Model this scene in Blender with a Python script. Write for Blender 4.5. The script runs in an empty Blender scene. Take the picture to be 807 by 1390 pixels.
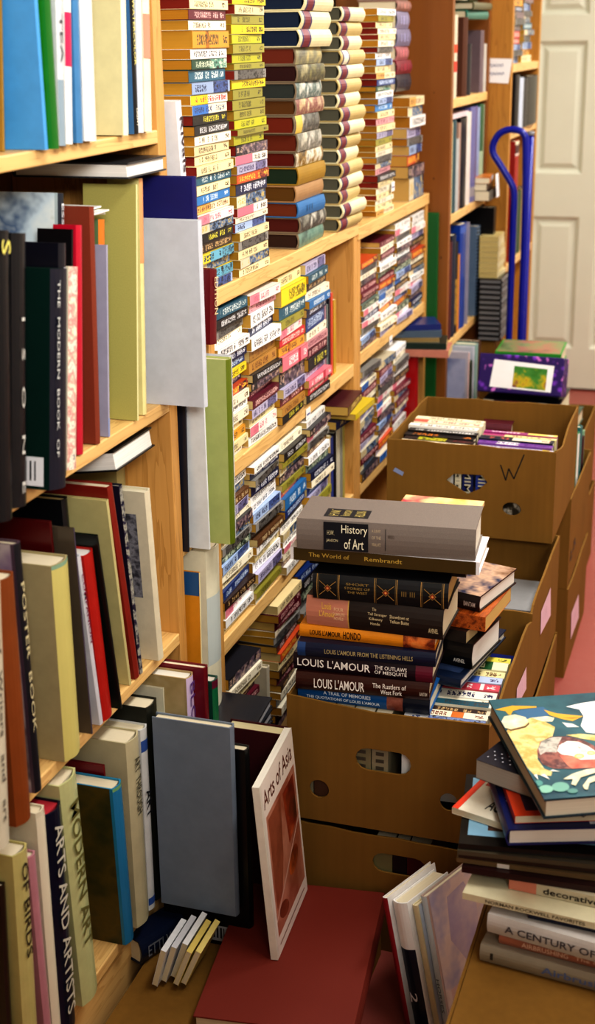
import bpy, math, random
from mathutils import Matrix, Vector
R = random.Random(7)
C = bpy.context.scene.collection
# ---------------------------------------------------------------- camera geometry (photo frame 807x1390)
F = 1843.0; PX, PY = 403.5, 650.0; EYE = 1.8
AX = Vector((0.95115232, 0.08402352, -0.29706785))   # world X, Y, Z seen from the camera (right, down, forward)
AY = Vector((0.30845174, -0.29889684, 0.90306046))
AZ = Vector((-0.01291432, -0.95057915, -0.31021363))
def ray(u, v):
    d = Vector(((u - PX) / F, (v - PY) / F, 1.0)); return Vector((AX.dot(d), AY.dot(d), AZ.dot(d)))
def onX(u, v, x): d = ray(u, v); d *= x / d.x; return Vector((d.x, d.y, d.z + EYE))
def onY(u, v, y): d = ray(u, v); d *= y / d.y; return Vector((d.x, d.y, d.z + EYE))
def onZ(u, v, z): d = ray(u, v); d *= (z - EYE) / d.z; return Vector((d.x, d.y, d.z + EYE))
def rot(rz=0.0, rx=0.0, ry=0.0):
    return Matrix.Rotation(math.radians(rz), 4, 'Z') @ Matrix.Rotation(math.radians(ry), 4, 'Y') @ Matrix.Rotation(math.radians(rx), 4, 'X')
T = Matrix.Translation
# ---------------------------------------------------------------- materials
def lin(h):
    h = h.lstrip('#'); out = []
    for i in (0, 2, 4):
        c = int(h[i:i + 2], 16) / 255; out.append(c / 12.92 if c <= .04045 else ((c + .055) / 1.055) ** 2.4)
    return tuple(out)
def rgba(h): return lin(h) + (1.0,)
MATS = {}
class NT:
    def __init__(s, name, rough=.5, spec=.5):
        s.m = bpy.data.materials.new(name); s.m.use_nodes = True; s.t = s.m.node_tree
        s.b = s.t.nodes['Principled BSDF']; s.b.inputs['Roughness'].default_value = rough
        s.b.inputs['Specular IOR Level'].default_value = spec
    def n(s, kind, **kw):
        x = s.t.nodes.new(kind)
        for k, v in kw.items(): setattr(x, k, v)
        return x
    def l(s, a, b): s.t.links.new(a, b)
    def put(s, inp, v):
        if hasattr(v, 'links') or hasattr(v, 'is_linked'): s.l(v, inp)
        else: inp.default_value = v
    def math(s, op, a, b=0.0, c=None):
        x = s.n('ShaderNodeMath', operation=op); s.put(x.inputs[0], a); s.put(x.inputs[1], b)
        if c is not None: s.put(x.inputs[2], c)
        return x.outputs[0]
    def mix(s, f, a, b):
        x = s.n('ShaderNodeMix', data_type='RGBA'); s.put(x.inputs['Factor'], f); s.put(x.inputs['A'], a); s.put(x.inputs['B'], b); return x.outputs['Result']
    def noise(s, vec, scale, detail=2.0, rough=.5):
        x = s.n('ShaderNodeTexNoise'); x.inputs['Scale'].default_value = scale; x.inputs['Detail'].default_value = detail; x.inputs['Roughness'].default_value = rough
        if vec is not None: s.l(vec, x.inputs['Vector'])
        return x.outputs['Fac']
    def ramp(s, f, stops, interp='LINEAR'):
        x = s.n('ShaderNodeValToRGB'); e = x.color_ramp; e.interpolation = interp
        while len(e.elements) < len(stops): e.elements.new(.5)
        for i, (p, c) in enumerate(stops): e.elements[i].position = p; e.elements[i].color = rgba(c)
        s.l(f, x.inputs[0]); return x.outputs[0]
    def obj(s, scale=(1, 1, 1)):
        tc = s.n('ShaderNodeTexCoord'); mp = s.n('ShaderNodeMapping'); mp.inputs['Scale'].default_value = scale
        s.l(tc.outputs['Object'], mp.inputs['Vector']); return mp.outputs[0]
    def bump(s, h, strength=.2, dist=.002):
        x = s.n('ShaderNodeBump'); x.inputs['Strength'].default_value = strength; x.inputs['Distance'].default_value = dist
        s.l(h, x.inputs['Height']); s.l(x.outputs[0], s.b.inputs['Normal'])
    def attr(s, name, what='Color'):
        x = s.n('ShaderNodeAttribute', attribute_type=getattr(s, 'src', 'OBJECT'), attribute_name=name); return x.outputs[what]
    def col(s, c): s.put(s.b.inputs['Base Color'], c)
def mat(hexc, rough=.45, kind='plain'):
    key = (hexc, rough, kind)
    if key in MATS: return MATS[key]
    t = NT('%s_%s' % (kind, hexc.strip('#')), rough)
    base = rgba(hexc); dark = tuple(c * .72 for c in base[:3]) + (1,)
    if kind == 'plain':
        t.col(t.mix(t.noise(t.obj(), 14, 3, .6), base, tuple(c * .88 for c in base[:3]) + (1,)))
    elif kind == 'cloth':
        f = t.noise(t.obj((900, 900, 900)), 1, 1); t.col(t.mix(f, base, dark)); t.bump(f, .25, .0006)
    elif kind == 'leather':
        f = t.noise(t.obj(), 260, 3); t.col(t.mix(t.noise(t.obj(), 20, 3), base, dark)); t.bump(f, .3, .0008)
    elif kind == 'worn':
        f = t.noise(t.obj(), 30, 5, .7); t.col(t.mix(t.ramp(f, [(.35, '000000'), (.7, 'ffffff')]), base, tuple(min(1, c * .6 + .02) for c in base[:3]) + (1,)))
    elif kind == 'metal':
        t.b.inputs['Metallic'].default_value = .85; t.col(base)
    elif kind == 'ink': t.col(base)
    MATS[key] = t.m; return t.m
def photo(cols, scale=9, rough=.3, stretch=(1, 1, 1)):
    key = ('photo', tuple(cols), scale, stretch)
    if key in MATS: return MATS[key]
    t = NT('printed_picture', rough)
    v = t.obj(stretch); f = t.noise(v, scale, 4, .6)
    n = len(cols); stops = [(.3 + .4 * i / (n - 1), c) for i, c in enumerate(cols)]
    t.col(t.ramp(f, stops)); MATS[key] = t.m; return t.m
def wood(axis, name, light='e2bd80', dark='c0935a', rough=.45):
    key = ('wood', axis, light)
    if key in MATS: return MATS[key]
    t = NT(name, rough); sc = [16, 16, 16]; sc[axis] = 1.1
    info = t.n('ShaderNodeObjectInfo'); tc = t.n('ShaderNodeTexCoord'); add = t.n('ShaderNodeVectorMath', operation='ADD')
    t.l(tc.outputs['Object'], add.inputs[0]); cmb = t.n('ShaderNodeCombineXYZ')
    t.l(t.math('MULTIPLY', info.outputs['Random'], 9.0), cmb.inputs[0]); t.l(t.math('MULTIPLY', info.outputs['Random'], 5.0), cmb.inputs[1]); t.l(cmb.outputs[0], add.inputs[1])
    mp = t.n('ShaderNodeMapping'); mp.inputs['Scale'].default_value = sc; t.l(add.outputs[0], mp.inputs['Vector'])
    f = t.noise(mp.outputs[0], 1.6, 3, .55); rings = t.math('FRACT', t.math('MULTIPLY', f, 7.0))
    c = t.mix(t.ramp(rings, [(0, '000000'), (.75, '6e6e6e'), (1, 'd0d0d0')]), rgba(light), rgba(dark))
    sc2 = [5, 5, 5]; sc2[axis] = 2.2
    mp2 = t.n('ShaderNodeMapping'); mp2.inputs['Scale'].default_value = sc2; t.l(add.outputs[0], mp2.inputs['Vector'])
    vo = t.n('ShaderNodeTexVoronoi'); vo.inputs['Scale'].default_value = 1.0; t.l(mp2.outputs[0], vo.inputs['Vector'])
    c = t.mix(t.ramp(vo.outputs['Distance'], [(.05, 'ffffff'), (.1, '000000')]), c, rgba('5a3212'))
    t.col(c); t.bump(f, .08, .002); MATS[key] = t.m; return t.m
def cardboard():
    if 'card' in MATS: return MATS['card']
    t = NT('corrugated_cardboard', .75, .2)
    n1 = t.noise(t.obj((3, 3, 2)), 1.5, 4, .6); n2 = t.noise(t.obj((70, 70, .6)), 1, 1)
    c = t.mix(n1, rgba('967238'), rgba('785a2a')); c = t.mix(t.math('MULTIPLY', n2, .35), c, rgba('64471f'))
    t.col(c); t.bump(n2, .15, .001); MATS['card'] = t.m; return t.m
def printed_spine(src='OBJECT'):
    t = NT('printed_spine', .38); t.src = src; uv = t.n('ShaderNodeUVMap'); uv.uv_map = 'UVMap'
    sp = t.n('ShaderNodeSeparateXYZ'); t.l(uv.outputs[0], sp.inputs[0]); u, v = sp.outputs[0], sp.outputs[1]
    inside = t.math('GREATER_THAN', v, 0.0)
    def rng(name):
        s = t.n('ShaderNodeSeparateXYZ'); t.l(t.attr(name, 'Vector'), s.inputs[0])
        m = t.math('MULTIPLY', t.math('GREATER_THAN', u, s.outputs[0]), t.math('LESS_THAN', u, s.outputs[1])); return t.math('MULTIPLY', m, inside), s.outputs[2]
    band, _ = rng('band'); txt, size = rng('words'); pic, seed = rng('pic')
    c1, c2, c3 = t.attr('c1'), t.attr('c2'), t.attr('c3')
    rnd = t.n('ShaderNodeObjectInfo').outputs['Random'] if src == 'OBJECT' else t.attr('rnd', 'Fac'); r9 = t.math('MULTIPLY', rnd, 37.0)
    def cell(a, b, extra):
        x = t.n('ShaderNodeTexWhiteNoise', noise_dimensions='3D'); cc = t.n('ShaderNodeCombineXYZ')
        t.put(cc.inputs[0], a); t.put(cc.inputs[1], b); t.put(cc.inputs[2], extra); t.l(cc.outputs[0], x.inputs['Vector']); return x.outputs['Value']
    un = t.math('MULTIPLY', u, size); let = t.math('FLOOR', un)
    sub = t.math('FLOOR', t.math('MULTIPLY', un, 4.0)); row = t.math('FLOOR', t.math('MULTIPLY', v, 11.0))
    g = t.math('GREATER_THAN', cell(sub, row, r9), .38)
    g = t.math('MULTIPLY', g, t.math('LESS_THAN', t.math('FRACT', un), .76))
    g = t.math('MULTIPLY', g, t.math('GREATER_THAN', cell(let, 0.0, r9), .14))
    g = t.math('MULTIPLY', g, t.math('LESS_THAN', t.math('ABSOLUTE', t.math('SUBTRACT', v, .5)), .29))
    g = t.math('MULTIPLY', g, txt)
    tail = t.math('MULTIPLY', t.math('GREATER_THAN', u, .84), t.math('LESS_THAN', u, .95)); tail = t.math('MULTIPLY', t.math('MULTIPLY', tail, inside), t.math('GREATER_THAN', cell(t.math('FLOOR', t.math('MULTIPLY', u, 60.0)), row, r9), .5)); tail = t.math('MULTIPLY', tail, t.math('LESS_THAN', t.math('ABSOLUTE', t.math('SUBTRACT', v, .5)), .22))
    cv = t.n('ShaderNodeCombineXYZ'); t.l(t.math('ADD', t.math('MULTIPLY', u, 9.0), t.math('MULTIPLY', seed, 17.0)), cv.inputs[0]); t.l(t.math('MULTIPLY', v, 1.6), cv.inputs[1]); t.l(r9, cv.inputs[2])
    pn = t.noise(cv.outputs[0], 1.3, 4, .65)
    pc = t.mix(t.ramp(pn, [(.38, '000000'), (.5, 'ffffff')]), rgba('1c1a1c'), c2); pc = t.mix(t.ramp(pn, [(.52, '000000'), (.64, 'ffffff')]), pc, c3)
    c = t.mix(band, c1, c2); c = t.mix(pic, c, pc); c = t.mix(g, c, c3); c = t.mix(tail, c, c3)
    edge = t.math('MULTIPLY', t.math('GREATER_THAN', t.math('ABSOLUTE', t.math('SUBTRACT', v, .5)), .45), inside); c = t.mix(t.math('MULTIPLY', edge, .45), c, (.02, .015, .01, 1))  # spine edges darkened: shade between neighbouring books put into the colour
    wear = t.noise(t.obj(), 60, 4, .7); c = t.mix(t.ramp(wear, [(.62, '000000'), (.72, '3a3a3a')]), c, rgba('e8e0cc'))
    t.col(c); return t.m
def pages_mat(src='OBJECT'):
    t = NT('page_edges', .8, .2); t.src = src; f = t.noise(t.obj((3, 3, 900)), 1, 1); g = t.noise(t.obj((8, 8, 30)), 1, 2)
    pc = t.attr('pc'); dk = t.mix(.38, pc, (0.05, .03, .01, 1)); c = t.mix(f, pc, dk); c = t.mix(t.math('MULTIPLY', g, .4), c, dk); t.col(c); t.bump(f, .3, .0006); return t.m
def cover_attr(kind, rough):
    t = NT('book_' + kind, rough); c1 = t.attr('c1'); dk = t.mix(.28, c1, (0, 0, 0, 1))
    if kind == 'cloth':
        f = t.noise(t.obj((700, 700, 700)), 1, 1); t.bump(f, .25, .0006); t.col(t.mix(f, c1, t.mix(.35, c1, (0, 0, 0, 1))))
    else:
        f = t.noise(t.obj(), 22, 4, .65); t.col(t.mix(f, c1, dk))
    return t.m
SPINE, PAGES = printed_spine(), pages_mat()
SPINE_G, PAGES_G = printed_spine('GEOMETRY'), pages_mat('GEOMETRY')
GLOSS, CLOTH, MATTE = cover_attr('jacket', .28), cover_attr('cloth', .7), cover_attr('board', .5)
# ---------------------------------------------------------------- mesh builder
class MB:
    def __init__(s): s.v, s.f, s.mi, s.uv, s.mats = [], [], [], [], []
    def slot(s, m):
        if m not in s.mats: s.mats.append(m)
        return s.mats.index(m)
    def face(s, pts, m, uv=None):
        b = len(s.v); s.v += [tuple(p) for p in pts]; s.f.append(tuple(range(b, b + len(pts)))); s.mi.append(s.slot(m)); s.uv.append(uv or [(.5, -1)] * len(pts))
    def poly(s, verts, faces, m):
        b = len(s.v); s.v += [tuple(p) for p in verts]; k = s.slot(m)
        for f in faces: s.f.append(tuple(b + i for i in f)); s.mi.append(k); s.uv.append([(.5, -1)] * len(f))
    def box(s, x0, x1, y0, y1, z0, z1, m, M=None):
        p = [Vector((x, y, z)) for x in (x0, x1) for y in (y0, y1) for z in (z0, z1)]
        if M: p = [M @ q for q in p]
        s.poly(p, [(0, 1, 3, 2), (4, 6, 7, 5), (0, 4, 5, 1), (2, 3, 7, 6), (0, 2, 6, 4), (1, 5, 7, 3)], m)
    def bbox(s, x0, x1, y0, y1, z0, z1, m, b=.003):
        """box with chamfered edges"""
        import bmesh
        bm = bmesh.new(); bmesh.ops.create_cube(bm, size=1)
        for q in bm.verts: q.co = Vector(((x0 + x1) / 2 + q.co.x * (x1 - x0), (y0 + y1) / 2 + q.co.y * (y1 - y0), (z0 + z1) / 2 + q.co.z * (z1 - z0)))
        bmesh.ops.bevel(bm, geom=bm.edges[:], offset=b, segments=2, affect='EDGES', profile=.5)
        bm.verts.ensure_lookup_table(); s.poly([q.co.copy() for q in bm.verts], [[q.index for q in f.verts] for f in bm.faces], m); bm.free()
    def extrude(s, prof, y0, y1, m, uvs=None):
        """closed profile (x, z) run along y; uvs[i] = v of point i where the side i..i+1 carries print"""
        n = len(prof)
        for i in range(n):
            a, b = prof[i], prof[(i + 1) % n]
            uv = None
            if uvs and uvs[i] is not None and uvs[(i + 1) % n] is not None:
                uv = [(0, uvs[i]), (1, uvs[i]), (1, uvs[(i + 1) % n]), (0, uvs[(i + 1) % n])]
            s.face([(a[0], y0, a[1]), (a[0], y1, a[1]), (b[0], y1, b[1]), (b[0], y0, b[1])], m, uv)
        return n
    def tube(s, pts, r, m, seg=10):
        pts = [Vector(p) for p in pts]; rings = []; up = None
        for i, p in enumerate(pts):
            d = (pts[min(i + 1, len(pts) - 1)] - pts[max(i - 1, 0)]).normalized()
            if up is None: up = d.orthogonal().normalized()
            up = (up - d * up.dot(d)).normalized(); w = d.cross(up)
            rings.append([p + (up * math.cos(2 * math.pi * k / seg) + w * math.sin(2 * math.pi * k / seg)) * r for k in range(seg)])
        b = [q for rg in rings for q in rg]; f = []
        for i in range(len(pts) - 1):
            for k in range(seg): f.append((i * seg + k, i * seg + (k + 1) % seg, (i + 1) * seg + (k + 1) % seg, (i + 1) * seg + k))
        f.append(tuple(range(seg - 1, -1, -1))); f.append(tuple((len(pts) - 1) * seg + k for k in range(seg))); s.poly(b, f, m)
    def build(s, name, parent=None, M=None, smooth=False):
        me = bpy.data.meshes.new(name); me.from_pydata(s.v, [], s.f)
        for m in s.mats: me.materials.append(m)
        me.polygons.foreach_set('material_index', s.mi)
        ul = me.uv_layers.new(name='UVMap'); ul.data.foreach_set('uv', [c for f in s.uv for p in f for c in p])
        if smooth: me.polygons.foreach_set('use_smooth', [True] * len(me.polygons))
        me.update(); return link(name, me, parent, M)
def link(name, me, parent=None, M=None):
    o = bpy.data.objects.new(name, me); C.objects.link(o)
    if parent: o.parent = parent
    if M is not None: o.matrix_basis = M
    return o
def tag(o, label, cat, group=None, kind=None):
    o['label'] = label; o['category'] = cat
    if group: o['group'] = group
    if kind: o['kind'] = kind
    return o
def thing(name, label, cat, M, group=None):
    o = bpy.data.objects.new(name, None); C.objects.link(o); o.matrix_basis = M; o.empty_display_size = .05; return tag(o, label, cat, group)
TX = {}
def glyphs(s, bold):
    if (s, bold) not in TX:
        cu = bpy.data.curves.new('t', 'FONT'); cu.body = s; cu.resolution_u = 2; cu.offset = .012 if bold else 0.0
        o = bpy.data.objects.new('t', cu); me = bpy.data.meshes.new_from_object(o)
        v = [(p.co.x, p.co.y) for p in me.vertices]; f = [tuple(p.vertices) for p in me.polygons]
        bpy.data.objects.remove(o); bpy.data.curves.remove(cu); bpy.data.meshes.remove(me)
        xs = [p[0] for p in v]; ys = [p[1] for p in v]; a, b, c, d = min(xs), max(xs), min(ys), max(ys)
        TX[(s, bold)] = ([((x - a) / max(b - a, 1e-6), (y - c) / max(d - c, 1e-6)) for x, y in v], f)
    return TX[(s, bold)]
def plate(outer, holes, t):
    """flat sheet with holes: outline in (x, z), thickness along y"""
    cu = bpy.data.curves.new('p', 'CURVE'); cu.dimensions = '2D'; cu.fill_mode = 'BOTH'; cu.extrude = t / 2
    for lp in [outer] + holes:
        sp = cu.splines.new('POLY'); sp.points.add(len(lp) - 1); sp.use_cyclic_u = True
        for i, (x, y) in enumerate(lp): sp.points[i].co = (x, y, 0, 1)
    o = bpy.data.objects.new('p', cu); me = bpy.data.meshes.new_from_object(o)
    v = [(p.co.x, p.co.z, p.co.y) for p in me.vertices]; f = [tuple(reversed(p.vertices)) for p in me.polygons]
    bpy.data.objects.remove(o); bpy.data.curves.remove(cu); bpy.data.meshes.remove(me); return v, f
# ---------------------------------------------------------------- books
def profile(t, w, b, bulge, seg=6):
    """C-shaped cover section, spine towards +x, thickness along z"""
    out, vv = [(-w, 0.0)], [None]
    for i in range(seg + 1):
        a = i / seg; z = a * t; out.append((bulge * math.sin(math.pi * a) if bulge else 0.0, z)); vv.append(a)
    out.append((-w, t)); vv.append(None)
    out.append((-w, t - b)); vv.append(None)
    for i in range(seg, -1, -1):
        a = i / seg; out.append(((bulge * math.sin(math.pi * a) if bulge else 0.0) - b, b + a * (t - 2 * b))); vv.append(None)
    out.append((-w, b)); vv.append(None)
    return out, vv
def cover_mesh(mb, t, w, h, b, bulge, m, seg=6):
    prof, vv = profile(t, w, b, bulge, seg); n = len(prof)
    mb.extrude(prof, 0, h, m, vv)
    for y, flip in ((0, False), (h, True)):           # end caps, quad by quad
        half = n // 2
        for i in range(half - 1):
            q = [prof[i], prof[i + 1], prof[n - 2 - i], prof[n - 1 - i]]; q = [(x, y, z) for x, z in q]
            mb.face(q[::-1] if flip else q, m)
def page_mesh(mb, t, w, h, b, inset, bulge=0):
    i = inset; mb.box(-w + i * 1.2, -b - (.0 if bulge else 0), i, h - i, b, t - b, PAGES)
def spine_x(z, t, bulge): return (bulge * math.sin(math.pi * max(0, min(1, z / t))) if bulge else 0.0)
def decorate(mb, t, w, h, bulge, bands=(), texts=(), front=(), back=()):
    e = .0004
    for i, (u0, u1, hx) in enumerate(bands):
        m = hx if not isinstance(hx, str) else mat(hx, .4); n = 6; ee = e * (1 + .4 * i)
        for k in range(n):
            z0, z1 = t * k / n, t * (k + 1) / n
            mb.face([(spine_x(z0, t, bulge) + ee, u0 * h, z0), (spine_x(z0, t, bulge) + ee, u1 * h, z0), (spine_x(z1, t, bulge) + ee, u1 * h, z1), (spine_x(z1, t, bulge) + ee, u0 * h, z1)], m)
    for tx in texts:
        s, u0, u1, v0, v1, hx = tx[:6]; st = tx[6] if len(tx) > 6 else 'b'
        v, f = glyphs(s, 'b' in st)
        P = [(u0 + (u1 - u0) * x, v0 + (v1 - v0) * y) for x, y in v]
        xm = max(spine_x(q * t, t, bulge) for q in (v0, v1, min(max(.5, v0), v1))) + e * 2.5
        mb.poly([(xm, p * h, q * t) for p, q in P], f, mat(hx, .45, 'ink'))
    for side, lst in ((1, front), (0, back)):
        for k, it in enumerate(lst):
            zz = t + e + .00004 * k if side else -e - .00004 * k
            kind = it[0]
            if kind == 'rect':
                _, x0, x1, y0, y1, hx = it; m = hx if not isinstance(hx, str) else mat(hx, .35)
                q = [(-x0 * w, y0 * h, zz), (-x1 * w, y0 * h, zz), (-x1 * w, y1 * h, zz), (-x0 * w, y1 * h, zz)]; mb.face(q[::-1] if side else q, m)
            elif kind == 'ell':
                _, cx, cy, rx, ry, hx = it[:6]; ang = math.radians(it[6]) if len(it) > 6 else 0; m = hx if not isinstance(hx, str) else mat(hx, .35)
                q = []
                for j in range(24):
                    a = 2 * math.pi * j / 24; dx, dy = rx * w * math.cos(a), ry * w * math.sin(a)
                    q.append((-(cx * w) - (dx * math.cos(ang) - dy * math.sin(ang)), cy * h + dx * math.sin(ang) + dy * math.cos(ang), zz))
                mb.face(q if side else q[::-1], m)
            elif kind == 'poly':
                _, pts, hx = it; m = hx if not isinstance(hx, str) else mat(hx, .35)
                mb.face([(-x * w, y * h, zz) for x, y in pts], m)
            elif kind == 'text':
                _, s, x0, x1, y0, y1, hx = it[:7]; v, f = glyphs(s, True)
                if side: P = [(-(x0 + (x1 - x0) * a) * w, (y1 - (y1 - y0) * c) * h, zz) for a, c in v]
                else: P = [(-(x1 - (x1 - x0) * a) * w, (y1 - (y1 - y0) * c) * h, zz) for a, c in v]
                mb.poly(P, f, mat(hx, .45, 'ink'))
            elif kind == 'bars':
                _, x0, x1, y0, y1 = it; q = random.Random(3); x = x0
                while x < x1:
                    d = q.uniform(.008, .022); P = [(-x * w, y0 * h, zz), (-(x + d) * w, y0 * h, zz), (-(x + d) * w, y1 * h, zz), (-x * w, y1 * h, zz)]
                    mb.face(P[::-1] if side else P, mat('202024', .5, 'ink')); x += d + q.uniform(.012, .03)
def flatM(P, yaw): return T(P) @ rot(yaw)
def upM(P, h, yaw=0, lean=0, tip=0): return T(P) @ rot(yaw, lean, tip) @ T((0, 0, h)) @ rot(0, -90)
def book(name, label, M, t, w, h, col, pages='e9dfc4', kind='hc', surf=GLOSS, group=None, cat='book', bulge=None, spine=None, face=None, **deco):
    root = thing(name, label, cat, M, group); mb = MB()
    hc = kind == 'hc'; b = min(.0028, t * .16) if hc else .0007
    bu = bulge if bulge is not None else (min(.008, t * .16) if hc else 0.0)
    if spine or face:
        deco['bands'] = [(0, 1, spine)] * bool(spine) + list(deco.get('bands', ()))
        if face: deco['back'] = [('rect', 0.02, 1, 0, 1, face)] + list(deco.get('back', ())); deco['front'] = [('rect', 0.02, 1, 0, 1, face)] + list(deco.get('front', ()))
    cover_mesh(mb, t, w, h, b, bu, surf if not isinstance(col, bpy.types.Material) else col); decorate(mb, t, w, h, bu, **deco)
    o = mb.build('cover', root)
    if isinstance(col, str): o['c1'] = lin(col)
    pg = MB(); page_mesh(pg, t, w, h, b, .0035 if hc else .0006); p = pg.build('page_block', root); p['pc'] = lin(pages)
    return root
PBM = {}
def pb_meshes(t, w, h, one):
    k = (round(t * 500), round(w * 100), round(h * 200), one)
    if k not in PBM:
        t, w, h = k[0] / 500, k[1] / 100, k[2] / 200
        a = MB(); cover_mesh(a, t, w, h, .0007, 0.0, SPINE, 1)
        if one: page_mesh(a, t, w, h, .0007, .0008)
        b = MB(); page_mesh(b, t, w, h, .0007, .0008)
        def me(mb, nm):
            o = mb.build(nm); d = o.data; bpy.data.objects.remove(o); return d
        PBM[k] = (me(a, 'cover'), None if one else me(b, 'page_block'), t)
    return PBM[k]
STUFF = {}
def stuff_add(key, M, t, w, h, c1, c2, c3, band, words, pic, pages):
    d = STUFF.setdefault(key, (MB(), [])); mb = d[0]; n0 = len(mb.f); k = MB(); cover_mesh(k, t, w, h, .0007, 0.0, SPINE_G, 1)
    i = .0008; k.box(-w + i, -.0007, i, h - i, .0007, t - .0007, PAGES_G)
    b = len(mb.v); mb.v += [tuple(M @ Vector(p)) for p in k.v]; mb.f += [tuple(b + j for j in f) for f in k.f]; mb.uv += k.uv
    for m in k.mats: mb.slot(m)
    mb.mi += [mb.mats.index(k.mats[j]) for j in k.mi]; d[1].append((len(mb.f) - n0, dict(c1=lin(c1), c2=lin(c2), c3=lin(c3), pc=lin(pages), band=(float(band[0]), float(band[1]), 0.), words=tuple(float(x) for x in words), pic=(float(pic[0]), float(pic[1]), R.random()), rnd=R.random())))
def stuff_build(key, name, label, cat):
    mb, L = STUFF[key]; o = mb.build(name); me = o.data
    for a in ('c1', 'c2', 'c3', 'pc', 'band', 'words', 'pic'):
        at = me.attributes.new(a, 'FLOAT_VECTOR', 'FACE'); at.data.foreach_set('vector', [c for n, d in L for _ in range(n) for c in d[a]])
    at = me.attributes.new('rnd', 'FLOAT', 'FACE'); at.data.foreach_set('value', [d['rnd'] for n, d in L for _ in range(n)])
    return tag(o, label, cat, None, 'stuff')
def paperback(label, M, t, w, h, c1, c2, c3, group, band=(2, 2), words=(.1, .7, 26), pic=(2, 2), pages='c9a24a', one=False, cat='paperback'):
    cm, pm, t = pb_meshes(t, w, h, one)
    if one:
        root = link('paperback', cm, None, M); tag(root, label, cat, group); o = root; o['pc'] = lin(pages)
    else:
        root = thing('paperback', label, cat, M, group); o = link('cover', cm, root); p = link('page_block', pm, root); p['pc'] = lin(pages)
    o['c1'], o['c2'], o['c3'] = lin(c1), lin(c2), lin(c3); o['band'] = (float(band[0]), float(band[1]), 0.0); o['words'] = tuple(float(x) for x in words); o['pic'] = (float(pic[0]), float(pic[1]), R.random())
    return t
ORD = 'first second third fourth fifth sixth seventh eighth ninth tenth eleventh twelfth thirteenth fourteenth fifteenth sixteenth seventeenth eighteenth nineteenth twentieth'.split()
def nth(i):
    n = i + 1
    if n <= 20: return ORD[i]
    if n % 10 == 0: return {30: 'thirtieth', 40: 'fortieth'}[n]
    return ['twenty', 'thirty', 'forty'][n // 10 - 2] + '-' + ORD[n % 10 - 1]
# ---------------------------------------------------------------- room shell
def struct(name, mb, parent=None, M=None):
    o = mb.build(name, parent, M)
    if parent is None: o['kind'] = 'structure'
    return o
def floor_mat():
    t = NT('worn_red_vinyl_floor', .42); n1 = t.noise(t.obj(), 2.2, 5, .65); n2 = t.noise(t.obj(), 45, 3)
    c = t.mix(n1, rgba('a4574e'), rgba('8a463e')); c = t.mix(t.math('MULTIPLY', n2, .4), c, rgba('a06a60')); t.col(c); return t.m
def paint(name, h): t = NT(name, .5); t.col(t.mix(t.noise(t.obj(), 6, 3), rgba(h), tuple(c * .93 for c in lin(h)) + (1,))); return t.m
WALL = paint('painted_wall', 'e4dfd0'); DOOR = paint('door_paint', 'd6d8c8'); CEIL = paint('ceiling_paint', 'f2f0ea')
def shell(name, x0, x1, y0, y1, z0, z1, m): mb = MB(); mb.box(x0, x1, y0, y1, z0, z1, m); return struct(name, mb)
shell('floor', -1.5, 1.6, -1.3, 7.3, -.1, 0, floor_mat()); shell('ceiling', -1.5, 1.6, -1.3, 7.3, 2.85, 2.95, CEIL)
shell('wall_left', -1.5, -1.36, -1.3, 7.3, 0, 2.85, WALL); shell('wall_right', 1.45, 1.6, -1.3, 7.3, 0, 2.85, WALL)
shell('wall_end', -1.36, 1.45, 7.12, 7.3, 0, 2.85, WALL); shell('wall_back', -1.36, 1.45, -1.3, -1.2, 0, 2.85, WALL)
# six-panel door
dx0, dx1, dz1, dy = -1.16, -.36, 2.13, 7.07
door = bpy.data.objects.new('door_1', None); C.objects.link(door); door['kind'] = 'structure'; door.location = (dx0, dy, 0)
cols_ = [(-1.04, -.80), (-.72, -.48)]; rows_ = [(.225, .905), (1.12, 1.76), (1.88, 2.05)]
mb = MB(); xs = [dx0, -1.04, -.80, -.72, -.48, dx1]; zs = [.012, .225, .905, 1.12, 1.76, 1.88, 2.05, dz1]
for i in range(5):
    for j in range(7):
        if i in (1, 3) and j in (1, 3, 5): continue
        mb.box(xs[i] - dx0, xs[i + 1] - dx0, 0, .04, zs[j], zs[j + 1], DOOR)
mb.build('door_leaf', door)
for a, b in cols_:
    for c, d in rows_:
        mb = MB(); r = [(0, 0), (.02, .02), (.028, .02), (.05, .006)]; L = []
        for ins, dep in r: L.append([(a - dx0 + ins, dep, c + ins), (b - dx0 - ins, dep, c + ins), (b - dx0 - ins, dep, d - ins), (a - dx0 + ins, dep, d - ins)])
        for q in range(3):
            for k in range(4): mb.face([L[q][k], L[q][(k + 1) % 4], L[q + 1][(k + 1) % 4], L[q + 1][k]], DOOR)
        mb.face(L[3], DOOR); mb.build('door_panel', door)
mb = MB(); TRIM = paint('trim_paint', 'd6d0bf')
mb.box(dx0 - .09, dx0 - .005, 7.06, 7.12, 0, 2.22, TRIM); mb.box(dx1 + .005, dx1 + .09, 7.06, 7.12, 0, 2.22, TRIM); mb.box(dx0 - .09, dx1 + .09, 7.06, 7.12, 2.135, 2.22, TRIM); struct('trim_1', mb)
mb = MB(); mb.box(dx1 + .1, 1.45, 7.1, 7.12, 0, .1, TRIM); struct('baseboard_end', mb)
# ---------------------------------------------------------------- bookcases
WY, WZ, WX = wood(1, 'pine_along'), wood(2, 'pine_upright', 'cfa060', 'a87a3e'), wood(0, 'pine_across', 'cfa060', 'a87a3e')

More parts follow.
